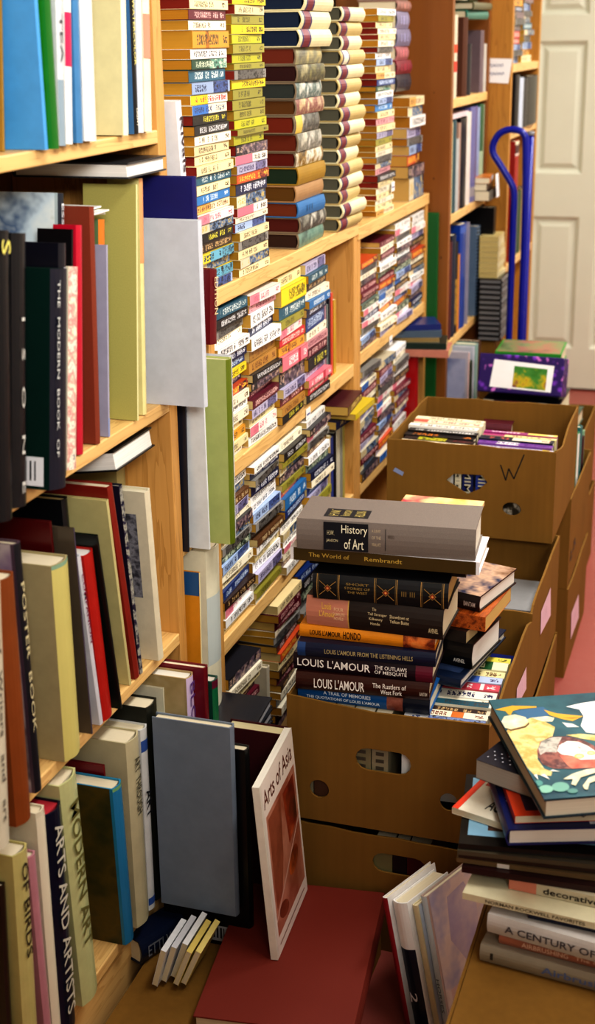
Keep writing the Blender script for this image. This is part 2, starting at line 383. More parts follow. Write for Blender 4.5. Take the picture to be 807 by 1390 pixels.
def panel_mat():
    key = 'endpanel'
    t = NT('stained_pine_end', .4); n = t.noise(t.obj((14, 14, 1)), 1.5, 3); c = t.mix(n, rgba('94602c'), rgba('7a4a1e'))
    vo = t.n('ShaderNodeTexVoronoi'); t.l(t.obj((5, 5, 3)), vo.inputs['Vector']); c = t.mix(t.ramp(vo.outputs['Distance'], [(.04, 'ffffff'), (.09, '000000')]), c, rgba('4a280e')); t.col(c); return t.m
ENDP = panel_mat(); BACK = wood(2, 'case_back', '8a5a2c', '6d4420')
def bookcase(label, y0, y1, xf, tops, thick, ztop, ut=.035, end=None, depth=.3, cover_top=False):
    root = thing('bookcase', label, 'bookcase', T((xf, y0, 0))); W = y1 - y0; d = depth
    for a in (0, W - ut):
        mb = MB(); mb.bbox(-d, 0, a, a + ut, 0, ztop - (thick if cover_top else 0), (end or WZ), .002); mb.build('upright', root)
    for z in tops:
        mb = MB(); top = cover_top and z == tops[0]
        mb.bbox(-d, -.0005 if not top else .004, 0 if top else ut, W if top else W - ut, z - thick, z, WY, .0025); mb.build('shelf', root)
    mb = MB(); mb.box(-d - .008, -d, 0, W, .02, ztop - .003, BACK); mb.build('back_panel', root)
    mb = MB(); mb.box(-.03, -.012, ut, W - ut, 0, tops[-1] - thick, WY); mb.build('plinth', root)
    return root
ZA = [1.645, 1.153, .672, .19]; ZB = [1.318, .93, .548, .16]; ZC = [1.302, .945, .556, .16]
bookcase('tall pine bookcase packed with tall upright art books, closest to the camera', .75, 2.312, -1.0, [2.1] + ZA, .024, 2.3, .034)
bookcase('low pine bookcase of paperback shelves topped by hardback and paperback stacks', 2.482, 3.592, -1.0, ZB, .036, ZB[0], .034, None, .3, True)
bookcase('second low pine bookcase of paperbacks, ending at the tall stained end panel', 3.594, 4.462, -1.0, ZC, .036, ZC[0], .03, None, .3, True)
bookcase('tall bookcase with brown stained end panel beyond the low bookcases', 4.487, 5.165, -.935, [1.96, 1.597, 1.222, .79, .38], .03, 2.3, .032, ENDP, .38)
bookcase('tall bookcase beside the white door with a paper notice on its end', 5.17, 5.87, -.857, [2.0, 1.69, 1.45, .95, .45], .03, 2.3, .034, wood(2, 'amber_pine', 'b8863c', '98682a'), .45)
# ---------------------------------------------------------------- helpers that turn measured points into places
def proj(p):
    q = Vector((p[0], p[1], p[2] - EYE)); c = AX * q.x + AY * q.y + AZ * q.z; return PX + F * c.x / c.z, PY + F * c.y / c.z
def solveY(x, z, u):
    a, b = .5, 12.0
    for _ in range(50):
        m = (a + b) / 2
        if proj((x, m, z))[0] < u: a = m
        else: b = m
    return a
ROW = []
def up(label, zs, b, u1, top, w, col, x=None, h=None, name='hardback_book', plumb=False, **kw):
    """a book standing on a shelf, spine to the aisle: b = near foot of the spine, u1 = far foot, top = near top"""
    if x is None: P = onZ(b[0], b[1], zs)
    else: P = Vector((x, solveY(x, zs, b[0]), zs))
    t = max(.005, solveY(P.x, zs, u1) - P.y); Q = onX(top[0], top[1], P.x); d = Q - P
    lean = 0.0 if plumb else math.atan2(-d.y, d.z); hh = h or d.length
    ROW.append(dict(P=P, t=t, h=hh, k=math.tan(lean), lean=lean, w=w, a=(name, label, col), kw=kw))
def settle(back=-1.297, ylim=None, zlim=None, ymin=None):
    """stand the row up: no book may share room with the next one"""
    global ROW
    ROW.sort(key=lambda r: r['P'].y - r['k'] * .12)
    if ymin: ROW[0]['P'].y = max(ROW[0]['P'].y, ymin)
    def fit():
        for i, r in enumerate(ROW[:-1]):
            q = ROW[i + 1]; hc = min(r['h'] * math.cos(r['lean']), q['h'] * math.cos(q['lean']))
            g = min((q['P'].y - q['k'] * z) - (r['P'].y - r['k'] * z) for z in (0, hc)) * math.cos(r['lean']) - .0012
            if g < .006: q['P'].y += .006 - g; g = .006
            r['t'] = min(r['t'], g)
    for r in ROW:
        if zlim: r['h'] = min(r['h'], (zlim - r['P'].z - r['t'] * abs(math.sin(r['lean']))) / math.cos(r['lean']))
    fit()
    if ylim:
        for r in ROW:
            if r['lean'] < 0 and r['P'].y - r['k'] * r['h'] + r['t'] > ylim - .004: r['lean'] = r['k'] = 0
        end = max(r['P'].y + r['t'] for r in ROW)
        if end > ylim:
            a = min(r['P'].y for r in ROW); s = (ylim - a) / (end - a)
            if end - ylim < .06:
                n = len(ROW); k0 = max(0, n - 6); a = ROW[k0]['P'].y; s = (ylim - a) / (end - a)
            for r in ROW:
                if r['P'].y >= a: r['P'].y = a + (r['P'].y - a) * s; r['t'] = max(.0045, r['t'] * s)
            for i in range(len(ROW) - 2, -1, -1):
                r, q = ROW[i], ROW[i + 1]; hc = min(r['h'], q['h']); g = min((q['P'].y - q['k'] * z) - (r['P'].y - r['k'] * z) for z in (0, hc)) - .001
                if g < r['t']: r['t'] = max(.004, g)
    for r in ROW:
        if r['lean'] < 0: r['P'].z += r['t'] * math.sin(-r['lean'])
        w = min(r['w'], r['P'].x - back); book(r['a'][0], r['a'][1], upM(r['P'], r['h'], 0, math.degrees(r['lean'])), r['t'], w, r['h'], r['a'][2], **r['kw'])
    ROW = []
def flat3(name, label, z0, t, pl, pr, col, pe=None, w=None, **kw):
    """a book lying flat: pl / pr = the two lower ends of its spine, pe = a lower far corner"""
    A, B = onZ(pl[0], pl[1], z0), onZ(pr[0], pr[1], z0); d = B - A; h = d.length
    yaw = math.degrees(math.atan2(-d.x, d.y))
    if pe: E_ = onZ(pe[0], pe[1], z0) - B; n = Vector((d.y, -d.x, 0)).normalized(); w = abs(E_.dot(n))
    return book(name, label, flatM(A, yaw), t, w, h, col, **kw)
# ---------------------------------------------------------------- tall bookcase A
S1, S2, S3, S4 = ZA
TALLCASE = 'books in the tall pine bookcase'
gA = 'upright books on the top shelf of the near tall bookcase'
def A(label, zs, b, u1, top, w, col, **kw): kw.setdefault('group', gA); return up(label, zs + .0005, b, u1, top, w, col, **kw)
A('tan and brown worn book at the frame edge beside the light blue book', S1, (4, 206), 15, (0, 0), .2, 'a5823a', h=.27, texts=[])
A('light blue jacketed book leaning on the green book, top shelf', S1, (53, 200), 60, (38, 0), .2, '5aa6e0', h=.3, x=-.985, surf=MATTE)
A('bright green jacketed book leaning beside the light blue one, top shelf', S1, (72, 203), 80, (60, 0), .2, '2c8a2a', h=.3, x=-.978, spine='1f6f22', texts=[])
A('slim grey-white book with dark spine lettering beside the green book', S1, (81, 197), 89, (75, 0), .18, 'd5d7da', h=.3, x=-.99, texts=[('THE  TEA', .05, .6, .3, .7, '4a4e52')], bands=[(.68, 1, '8fa0ac')])
A('white book with a crimson block on its spine, top shelf', S1, (90, 196), 102, (87, 0), .18, 'f0eee8', h=.3, x=-.99, bands=[(.36, .62, 'b8285a')])
A('steel blue slim book between two white books, top shelf', S1, (104, 191), 113, (98, 0), .16, '4d86b4', h=.3, x=-.99)
A('broad white spined book with grey lettering, top shelf', S1, (115, 190), 131, (108, 0), .17, 'e9e9e6', h=.3, x=-.99)
A('thick cream book showing its wide pale cover, top shelf', S1, (167, 187), 174, (163, 0), .22, 'e0d9ac', h=.3, x=-.99, spine='efe9c8')
A('painting manual with black spine and yellow lettering, top shelf', S1, (182, 177), 191, (175, 0), .2, '4f7fae', h=.3, x=-.99, spine='17181c', texts=[('WATERCOLOR', .28, .63, .22, .75, 'd9d07a'), ('LIGHT', .86, .96, .3, .7, 'e8e4d0')])
A('plain pale grey spined book near the upright, top shelf', S1, (188, 177), 195, (184, 0), .16, 'd9dce2', h=.3, x=-.99)
A('cream book with red lettering against the case upright, top shelf', S1, (197, 176), 206, (193, 0), .17, 'f0e6cc', h=.3, x=-.99, texts=[], bands=[(.36, .6, 'e0937c')])
settle(ylim=2.276, zlim=2.074)
# second shelf
mk = book('hardback_book', 'dark grey hardback lying flat on the tops of the second-shelf books', T(Vector((-1.2, 2.112, 1.576))) @ rot(0) @ T((0, .0, 0)) @ Matrix.Rotation(math.pi, 4, 'Z') @ T((0, -.16, 0)), .026, .215, .16, '3a3d42', pages='f4f2ec', group=gA)
gA = 'upright books on the second shelf of the near tall bookcase'
def A2(label, b, u1, top, w, col, **kw): return A(label, S2, b, u1, top, w, col, **kw)
A2('black book with a yellow capital letter on its spine, shelf end at the frame edge', (-2, 715), 17, (-8, 318), .2, '14141a', texts=[('S', .03, .08, .2, .8, 'd8cf70')], x=-.955)
A2('black spined book with small spaced white lettering, second shelf', (17, 700), 36, (15, 322), .2, '16161c', x=-.965, texts=[('I   S   O   N   E', .3, .95, .4, .62, 'c4c4be')])
A2('large dark green book showing its back cover with a white barcode label', (67, 703), 89, (68, 372), .22, '12302a', x=-.95, spine='181a2c', texts=[('THE  MODERN  BOOK  OF', .05, .85, .18, .34, 'c9ccc8')], back=[('rect', .04, .88, .85, .985, 'e4e4e6'), ('bars', .1, .82, .87, .96)])
A2('black-navy book with pale spine lettering standing before the floral white spine', (80, 697), 90, (79, 333), .2, '1a1a26', x=-.972, texts=[('MASTERS OF THE WORLD', .1, .8, .35, .6, '9c9ca8')])
A2('slim white book with a floral spine beside the red book, second shelf', (91, 690), 103, (93, 366), .2, 'e8dfc8', x=-.975, bands=[(0, 1, photo(['efe6d2', 'e6d9c0', 'c98f8a', 'e9e2cf', '7d7a86'], 40))])
A2('narrow black book pressed against the crimson red one, second shelf', (96, 660), 103, (97, 312), .06, '151418', x=-1.004)
A2('crimson red slim book with plain spine, second shelf', (104, 648), 114, (102, 308), .04, 'c21e3c', x=-1.0)
A2('thick reddish brown cloth book with plain spine, second shelf', (130, 626), 136, (121, 282), .07, '8a3d24', x=-1.0, surf=CLOTH)
A2('tall picture book with pale blue mountain cover and dark spine behind the black books', (80, 640), 93, (78, 264), .3, 'b9c9cc', x=-1.045, spine='232a36', face=photo(['8f9a7a', 'd9e2e2', 'c3d3dc', '5d7390', 'e4ece8'], 7), texts=[('ESSEN', .04, .2, .3, .7, 'e0e4e8')])
A2('green and orange narrow spine between brown and grey books, second shelf', (135, 612), 143, (133, 300), .18, '6f8a62', x=-1.02, bands=[(.0, .16, 'e07a2a'), (.16, .3, '2a3c4c')])
A2('slim lavender grey book standing before the yellow cover, second shelf', (147, 592), 159, (144, 333), .17, 'a9a8bc', x=-1.0, bands=[(.9, 1, '8f9cc0')])
A2('maroon slim book topped by loose papers, second shelf', (149, 590), 153, (142, 284), .16, '7a1f38', x=-1.05)
A2('large mustard yellow book showing its mottled back cover and ribbon, second shelf', (186, 565), 193, (184, 251), .1, 'bdb56c', x=-.995, surf=CLOTH, spine='dad6a0')
A2('thin cream book with orange lettered spine beside the grey-white cover', (194, 545), 199, (188, 243), .06, 'e9dfa0', x=-1.0, bands=[(0, .35, 'd8a070')])
mb = MB(); 
for i, (dx, dz, a) in enumerate(((0, 0, 0), (.01, .004, 5), (-.01, .008, -6))): mb.box(-.12, 0, -.05, .03, 0, .0025, mat('ecebe6', .6), T((dx, 0, dz)) @ rot(a, -4 + 3 * i))
tag(mb.build('paper_sheaf', None, T((-1.02, 2.06, 1.522))), 'loose white papers lying on top of the maroon and brown books', 'papers')
settle(ylim=2.232, zlim=1.619)
for label, Y_, u_, v_, t_, w_, c_ in (('broad grey-white book whose blank back cover faces the aisle end', 2.236, 268, 300, .018, .16, 'cdd1d9'), ('tall navy blue book standing behind the grey-white cover, second shelf', 2.256, 260, 241, .02, .15, '20206a')):
    q = onY(u_, v_, Y_); book('hardback_book', label, upM(Vector((q.x, Y_, S2 + .0005)), q.z - S2), t_, w_, q.z - S2, c_, surf=MATTE, group=gA)
# third shelf
gA = 'upright books on the third shelf of the near tall bookcase'
def A3(label, b, u1, top, w, col, **kw): return A(label, S3, b, u1, top, w, col, **kw)
A3('cream spined book with a rounded foot, lowest at the frame edge, third shelf', (-8, 1205), 20, (-22, 800), .2, 'd8d2bd', x=-.96, texts=[('of   Writers   and   art', .2, .9, .4, .62, '6a655c')])
A3('rust brown leather book with rounded spine at the frame edge, third shelf', (25, 1142), 46, (0, 788), .2, '8a4a1c', x=-.965, surf=MATTE, bulge=.008)
A3('dark book with a purple painted cover and pale spine lettering, third shelf', (54, 1035), 63, (25, 735), .26, '5a4a58', x=-.985, face=photo(['2a1a2a', '8a7a90', 'b0a6a8', '3a2030', 'd08a30'], 5), spine='1b1d26', texts=[('POSTER  BOOK', .15, .75, .25, .75, 'c8bf9a')])
A3('dark red book top showing between cream books, third shelf', (108, 1010), 112, (80, 700), .24, '5c1014', x=-1.02, pages='e8e2cf')
A3('tan parchment book with a worn olive-cream spine, third shelf', (97, 1033), 119, (79, 762), .24, 'b0a47c', x=-.985, spine='c9c07a', surf=MATTE, bands=[(0, .02, '8aa890')])
A3('brown translucent jacketed book beside the tan parchment book, third shelf', (136, 1012), 143, (112, 708), .26, '5d5346', x=-.985, spine='4e4658')
A3('white spined paper book leaning against the red book, third shelf', (146, 1003), 153, (116, 748), .15, 'd4d6dc', x=-.985, texts=[('COMPANION', .1, .5, .2, .8, '7a2a4a')])
A3('bright red spined book leaning between white and green books, third shelf', (153, 1003), 169, (127, 745), .2, 'b52a22', x=-.985, pages='f4f2ec', texts=[])
A3('large dark green leaning book with pale green top edge, third shelf', (178, 985), 198, (146, 716), .28, '17211e', x=-.975, pages='b4c8a0')
A3('thin cream spined book leaning on the rust red one, third shelf', (191, 925), 199, (161, 668), .2, 'cfc690', x=-1.0)
A3('rust red leaning book with plain rounded spine, third shelf', (199, 915), 210, (163, 650), .2, '8f2f24', x=-1.0)
A3('thin dark speckled book leaning beside the rust red one, third shelf', (206, 893), 212, (179, 648), .2, '26263a', x=-1.0, bands=[(0, 1, photo(['1c1c30', '2a2a44', 'a8a89c', '20202c'], 60))])
A3('cream book with a black and white engraving on its cover, third shelf', (232, 873), 239, (214, 655), .17, 'e3dac0', x=-.99, surf=MATTE, back=[('rect', .12, .92, .13, .62, photo(['26262c', '4a4a52', '8f8f96', '3a3a42', 'b5b3b0'], 9, .5, (3, 3, 1))), ('rect', .45, .75, .72, .74, 'd89a90'), ('rect', .45, .8, .76, .78, 'd89a90'), ('rect', .45, .7, .8, .82, 'd89a90')])
A3('short tan cloth book standing at the back against the upright, third shelf', (190, 835), 201, (186, 612), .14, 'b3a674', x=-1.1, surf=CLOTH)
A3('gold and dark book behind the leaning row, third shelf', (182, 900), 188, (146, 660), .14, 'a8841e', x=-1.06)
A3('small black book with cream pages behind the white book, third shelf', (118, 930), 126, (94, 672), .14, '1e1e22', x=-1.06, pages='e8d9a0')
Pk = onX(160, 655, -.99); book('hardback_book', 'black hardback lying on the leaning third-shelf books with white page edges', T((-.99, Pk.y, Pk.z + .02)) @ rot(0, 0, -8) @ Matrix.Rotation(math.pi, 4, 'Z') @ T((.23, -.16, 0)), .036, .23, .16, '1c1a1b', pages='f4f2ec', group=gA, back=[('ell', .4, .5, .16, .1, 'b08a20')], front=[('ell', .45, .5, .2, .1, 'b08a20'), ('ell', .7, .6, .1, .06, '3a5a8a')])
settle(ylim=2.276, zlim=1.127)
# bottom shelf
gA = 'upright books on the bottom shelf of the near tall bookcase'
def A4(label, b, u1, top, w, col, **kw): return A(label, S4, b, u1, top, w, col, **kw)
A4('dark brown book half hidden at the frame edge, bottom shelf', (14, 1470), 26, (0, 1205), .2, '33241c', x=-1.0)
A4('olive cream spined book about birds with dark lettering, bottom shelf', (36, 1440), 56, (17, 1165), .2, 'c3ba7e', x=-.985, texts=[('OF BIRDS', .05, .45, .3, .7, '3a3424')])
A4('pink jacketed book with smooth plain spine, bottom shelf', (64, 1415), 76, (38, 1165), .2, 'bf8a94', x=-.985)
A4('thin white book with a narrow red line on its spine, bottom shelf', (73, 1410), 84, (48, 1105), .2, 'dcd6bf', x=-.985, bands=[(.02, .98, 'ddd6c0')])
A4('navy blue book with large pale serif spine lettering, bottom shelf', (84, 1385), 104, (62, 1108), .22, '191d33', x=-.985, texts=[('ARTS AND ARTISTS', .06, .92, .22, .78, 'c5c3b4')], pages='c03a4a')
A4('pale green-cream book with brown lettered spine, bottom shelf', (112, 1375), 132, (80, 1068), .2, 'c8cb98', x=-.985, texts=[('MODERN ART', .1, .75, .25, .75, '6a6638')])
A4('thick book showing a dark painted landscape on its cover, blue spine, bottom shelf', (170, 1345), 181, (152, 1072), .28, '2f8ab0', x=-.985, spine='2c7ca6', face=photo(['14180e', '3c3a16', '5a4a18', '22301c', '6a5a2a'], 5, .35), bands=[(0, .02, '7aa87a')])
A4('dark red cloth book with cream pages seen from above, bottom shelf', (161, 1340), 164, (140, 1040), .12, '7a1a24', x=-1.02, pages='efe2bf')
A4('thick cream book with faint lettered spine and grey top edge, bottom shelf', (184, 1330), 203, (168, 1012), .24, 'c6bd9c', x=-.985, surf=MATTE, texts=[('ART  THROUGH', .1, .4, .3, .7, '5a5646')])
A4('white art history book with blue bands and black spine lettering, bottom shelf', (202, 1265), 214, (190, 992), .22, 'd5d6d4', x=-.985, bands=[(.06, .12, '3a5a9a'), (.93, .97, '3a5a9a')], texts=[('ART', .33, .48, .1, .9, '1c1c24')])
A4('black leather bound book with ribbed spine beside the large grey cover, bottom shelf', (212, 1245), 225, (198, 962), .2, '22241c', x=-.985, surf=MATTE, bulge=.006)
settle(ylim=2.136, zlim=.646)
P = Vector((-.818, 2.07, .1905)); hg = onY(320, 990, 2.07).z - P.z
book('hardback_book', 'large plain slate grey book standing upright, back cover to the aisle end', upM(P, hg), .022, .155, hg, '7d8896', surf=MATTE, group=gA)
book('hardback_book', 'tall black glossy book standing just behind the slate grey book', upM(Vector((-.8, 2.096, .0985)), .44), .024, .18, .44, '121316', group=gA, back=[('rect', .12, .55, .9, .98, 'a8a8aa'), ('bars', .16, .5, .91, .965)])
# ---------------------------------------------------------------- narrow gap between the two cases
gap = thing('bookcase', 'narrow open shelf gap of tall books between the tall and low bookcases', 'bookcase', T((-1.0, 2.314, 0)))
for z in (1.232, .832, .40):
    mb = MB(); mb.bbox(-.3, -.01, 0, .166, z - .02, z, WY, .002); mb.build('shelf', gap)
mb = MB(); mb.box(-.308, -.3, 0, .166, .02, 1.7, BACK); mb.build('back_panel', gap)
gG = 'tall books in the narrow gap between the bookcases'
def G(label, zs, b, u1, top, w, col, **kw): return up(label, zs + .0005, b, u1, top, w, col, group=gG, **kw)
G('white music book with dark spine lettering leaning above the navy book', 1.232, (262, 470), 279, (238, 138), .2, 'e4e6ea', x=-.985, texts=[('Rivals of Rock', .06, .62, .2, .75, '3a2430')], surf=MATTE)
G('maroon rounded book with cream script lettering behind the grey-white cover', 1.232, (285, 470), 293, (285, 368), .12, '6e1420', bulge=.006, texts=[('EDITION', .1, .6, .2, .8, 'd8c49a')])
settle(-1.297, 2.4805, 1.9, 2.3135)
G('thin dark grey tall book at the start of the gap beside the case upright', .832, (246, 770), 251, (241, 545), .2, '2a2c38', x=-.99)
G('thin purple tall book in the gap between dark and white spines', .832, (251, 770), 257, (247, 545), .2, '8d7a9c', x=-.985)
G('cream book with small black spine lettering in the gap', .832, (257, 765), 263, (254, 545), .2, 'e3dbae', x=-.98, texts=[('Western Character Reunion', .05, .9, .25, .75, '3a3a30')])
G('tall white book with a plain cover in the gap below the grey-white one', .832, (271, 742), 275, (260, 500), .22, 'dfe3e4', x=-.955, surf=MATTE)
G('large pale green book with dark green hinge strip in the gap', .832, (307, 728), 318, (300, 474), .24, 'b8c07e', x=-.925, surf=MATTE, spine='66751c')
G('grey-white tall book behind the pale green one with a speckled spine edge', .832, (316, 722), 320, (309, 445), .09, 'c9ccd2', x=-.93, surf=MATTE, bands=[(0, 1, photo(['d8dade', 'aeb2b8', 'e8eaec'], 70))])
settle(-1.297, 2.4805, 1.21, 2.3135)
G('orange book with a blue top band and small red emblem in the gap', .40, (268, 1000), 278, (262, 785), .15, 'd9962e', x=-.975, spine='e8dcae', back=[('rect', 0, 1, 0, .13, '2f5d8c'), ('ell', .5, .07, .28, .04, 'b82a2a')])
G('tall cream book with pale blue spine print beside the low bookcase edge', .40, (285, 1000), 302, (278, 728), .2, 'efe9cf', x=-.98, bands=[(.25, .62, 'c9d0cc')])
G('black narrow book behind the orange book in the gap', .40, (256, 1000), 262, (255, 800), .15, '15151a', x=-1.0)
settle(-1.297, 2.4805, .81, 2.3135)
def Hb(label, Y, u, vt, t, w, col, **kw):
    q = onY(u, vt, Y); hh = min(q.z - S4, .452); book('hardback_book', label, upM(Vector((q.x, Y, S4 + .0005)), hh), t, w, hh, col, group=gA, **kw)
Hb('low green and yellow book just behind the slate grey book top', 2.138, 250, 980, .017, .14, '7a8a2a', spine='1d4a3a', pages='f0eee4', face=photo(['4a6a1c', '8a9a2a', '3a5a2a'], 6))
Hb('pale lavender spined book with tan cover behind the slate grey book', 2.164, 252, 922, .034, .2, 'b7a078', spine='d3bfdc', texts=[('BLOOM', .03, .4, .2, .8, '6a4a8a')], pages='f1eee2', face=photo(['c9b08a', 'a8946a', 'd8c8a8'], 5))
Hb('cream book with tan top showing above the slate grey book', 2.157, 221, 935, .005, .12, 'e3dcc4')
Hb('red cloth book edge with cream pages behind the lavender book', 2.2, 276, 908, .02, .2, '7a1a2a', pages='f2ead0')
Hb('green book with a maroon cloth top edge beside the lavender one', 2.223, 287, 926, .03, .2, '1d5244', spine='14704a', pages='ece8dc', bands=[(0, .04, '6a1a3a')])
# ---------------------------------------------------------------- paperback styles: cover, second colour, ink
ST = {
 'cream': ('efdfae', 'e0c98a', '55483a', {}), 'pale cream': ('f6eed6', 'e6d6a2', '6a5a44', {}), 'white': ('faf8f4', 'd9c9c0', '2c2a30', dict(words=(.08, .86, 22))),
 'white and pink': ('f4efe8', 'e08a9a', 'c8607a', dict(band=(0, .3))), 'yellow': ('ecd32a', 'd8b414', '3a3212', dict(words=(.3, .9, 18))), 'lime green': ('b4b226', '8c8a1a', '4a4a18', dict(words=(.2, .6, 34))),
 'olive': ('9a9440', '807a30', '3c3a1a', dict(words=(.18, .55, 34))), 'black': ('1d1c20', '3a3a3e', 'd8cf46', dict(words=(.3, .75, 18))), 'black and silver': ('222226', '55555c', 'd4d4d6', dict(words=(.15, .85, 20))),
 'navy': ('20284e', '34508a', 'dfe2ea', dict(words=(.15, .85, 20))), 'blue': ('2f7ab8', '1d4f86', 'dfeaf2', dict(words=(.2, .7, 22))), 'pale blue': ('9fb4d6', '4a64a0', '1e2a52', dict(pic=(.55, .95), words=(.08, .5, 16))),
 'teal': ('2c5f74', '1d3f50', 'd6e0de', dict(words=(.15, .8, 18))), 'dark green': ('27513f', '5f9a88', 'd8e0c8', dict(pic=(.5, 1))), 'maroon': ('6a2034', '8c3a4c', 'e0b8b4', dict(words=(.1, .9, 20))),
 'red': ('c23440', '8a1e2c', 'f2dcd0', dict(words=(.1, .8, 18))), 'pink': ('e87f8e', 'c23a52', 'f8ecea', dict(band=(.62, .72), words=(.1, .6, 16))), 'gold brown': ('b08440', '8a6226', '6a3a1c', dict(words=(.1, .7, 26))),
 'orange': ('dfa23a', 'b8741e', '4a3a2a', dict(words=(.12, .7, 18), pic=(.35, .44))), 'lavender': ('b7b2cc', '7f7aa4', '3c3866', dict(pic=(.6, .95), words=(.06, .55, 20))), 'grey': ('8e8c88', '6a6866', '2c2a2a', dict(pic=(.1, .9), words=(2, 2, 9))),
 'grey green': ('6d8276', '4a5d52', 'c8d2b8', dict(pic=(.05, .95), words=(.2, .7, 20))), 'picture covered': ('d9cfb4', '5d7ba0', 'c9b06a', dict(pic=(.3, 1), words=(.04, .28, 12))), 'brown': ('6b4a30', '8c6a48', 'dcc8a0', dict(words=(.12, .8, 22))),
 'yellow and blue': ('ead23a', '6fb0c8', '2c4a5a', dict(band=(.32, .66), pic=(.66, 1), words=(.04, .62, 14))), 'cream and orange': ('f1e4bc', 'e0b060', '7a4a2a', dict(band=(0, .42), words=(.05, .9, 18))), 'blue and cream': ('f0e6cc', '3a78c2', '2c3a6a', dict(band=(0, .45), words=(.06, .92, 18))),
 'yellow and white': ('f3eee0', 'e8d22a', 'c23a3a', dict(band=(0, .45), words=(.1, .95, 16))), 'red and orange': ('c8562e', '8a2430', 'ecc24a', dict(words=(.05, .7, 14), pic=(.7, 1))), 'pink and white': ('f4ece0', 'e2798c', '2c2a30', dict(band=(0, .52), words=(.56, .92, 22))),
 'dark blue': ('1e3a78', '14264e', 'c2d4ea', dict(words=(.1, .9, 16))), 'dark brown': ('3b2a22', '5a3e30', 'c8a878', dict(words=(.1, .85, 18))), 'dark picture': ('2c2c34', '6a5a6a', 'b49a8a', dict(pic=(.2, 1), words=(.03, .2, 8))), 'faded rose': ('cf9aa0', 'a86474', '7a2c48', dict(words=(.08, .8, 16)))}
def pbst(adj): c1, c2, c3, kw = ST[adj]; return dict(c1=c1, c2=c2, c3=c3, band=kw.get('band', (2, 2)), words=kw.get('words', (.12, .62, 26)), pic=kw.get('pic', (2, 2)))
def column(where, group, Y0, L, z0, items, zmax, x=-1.0, w=.105, tilt=0, one=False, jx=.006, jy=.006, pages=None, pitch=None, names=None, yaw=2.0):
    z = z0 + .0006; n = len(items); total = sum(i[1] for i in items); k = min(1.22 if zmax < 2 else 1.0, (zmax - z0 - .001 * n) / total)
    for i, (adj, t0) in enumerate(items):
        s = pbst(adj); t = max(.01, t0 * k); dy, dx = R.uniform(-jy, jy), R.uniform(-jx, jx * .6)
        s['c1'] = shade(s['c1'], R.uniform(.93, 1.05))
        M = T((x + dx, Y0 + dy, z)) @ rot(R.uniform(-yaw, yaw), tilt)
        pg = R.choice(pages or ['c8993c', 'b98a35', 'd2b068', 'dcc48a', 'c49a48'])
        if one:
            stuff_add('far', M, t, w, L, s['c1'], s['c2'], s['c3'], s['band'], s['words'], s['pic'], pg); z += t + .0007; continue
        tt = paperback('%s paperback, %s up the %s' % (adj, nth(i), where), M, t, w + R.uniform(-.004, .004), L + R.choice((0, 0, -.004)), s['c1'], s['c2'], s['c3'], group, s['band'], s['words'], s['pic'], pg, one)
        z += tt + .0007
def shade(h, k):
    h = h.lstrip('#'); return ''.join('%02x' % max(0, min(255, int(int(h[i:i + 2], 16) * k))) for i in (0, 2, 4))
# stacks standing on top of the first low bookcase
s1 = ['pale blue', 'yellow and blue', 'picture covered', 'yellow and blue', 'dark brown', 'black', 'picture covered', 'white and pink', 'cream and orange', 'blue', 'cream', 'teal', 'cream', 'cream', 'cream', 'pale cream', 'black and silver', 'black', 'blue and cream', 'yellow and white', 'pale blue', 'teal', 'dark green', 'white', 'orange', 'pale cream', 'maroon', 'cream', 'yellow', 'cream']
t1 = [.0185] * len(s1); t1[24] = .031; t1[20] = .022; t1[21] = .022; t1[3] = .021; t1[1] = .02
column('first stack on the low bookcase top', 'first paperback stack on the low bookcase top', 2.447, .19, ZB[0], list(zip(s1, t1)), 3, pages=['c08a2e', 'b5822a', 'c99a3c', '8a2a22', 'c08a2e'], yaw=1.2)
s2 = ['cream', 'picture covered', 'cream', 'grey', 'cream', 'pale blue', 'pale cream', 'pink and white', 'picture covered', 'navy', 'red and orange', 'lavender', 'pink and white', 'dark picture', 'lime green', 'olive', 'lime green', 'olive', 'olive', 'olive', 'yellow', 'grey', 'olive', 'lime green', 'olive', 'lime green', 'yellow', 'olive', 'cream', 'yellow']
t2 = [.0175] * len(s2); t2[8] = .025; t2[9] = .024; t2[13] = .02; t2[18] = t2[19] = .021; t2[6] = .011; t2[22] = .013; t2[15] = .012
column('second stack on the low bookcase top', 'second paperback stack on the low bookcase top', 2.657, .19, ZB[0], list(zip(s2, t2)), 3, x=-.995, pages=['8a2a22', 'a8822e', 'b08a34', '8f3026'], yaw=1.5)
# hardback stacks
pict = lambda *c: photo(list(c), 22, .35)
hb = [('teal patterned', pict('3a6a64', '6f8f80', '2c4a48'), '3a2420'), ('black and white pictorial', pict('e0ddd0', '2a2a2a', '8a8a80'), '5a1c1c'), ('blue', '3d7ab2', '7a3a24'), ('plain tan brown', 'b08a60', '6b4a1c'), ('mustard', 'a8842c', '1d3a2c'),
      ('black white and gold pictorial', pict('1c1c1c', 'd8d4c4', '8a6a24', '2a2a2a'), '6a1c16'), ('white and grey pictorial', pict('dcd8cc', '6a6a62', 'c9c4b2'), '74301e'), ('yellow banded grey pictorial', pict('8a8a84', '3c3c3a', 'b8b4a4'), '7c2c1c'), ('cream and red pictorial', pict('e0d0a8', '7a3a40', 'c9b88a'), '6a4420'),
      ('white and teal pictorial', pict('e8e6dc', '3c5a5a', 'd8d6c8'), '3a4444'), ('olive pictorial', pict('8a8452', '3a3a2a', 'a8a07a'), '3a1820'), ('tan and grey', pict('c9b87a', '8a866a', '5a5a56'), '7a3426')]
SETC, SETN, SETR = 'e9dfb4', '2c2a6a', '7a2030'
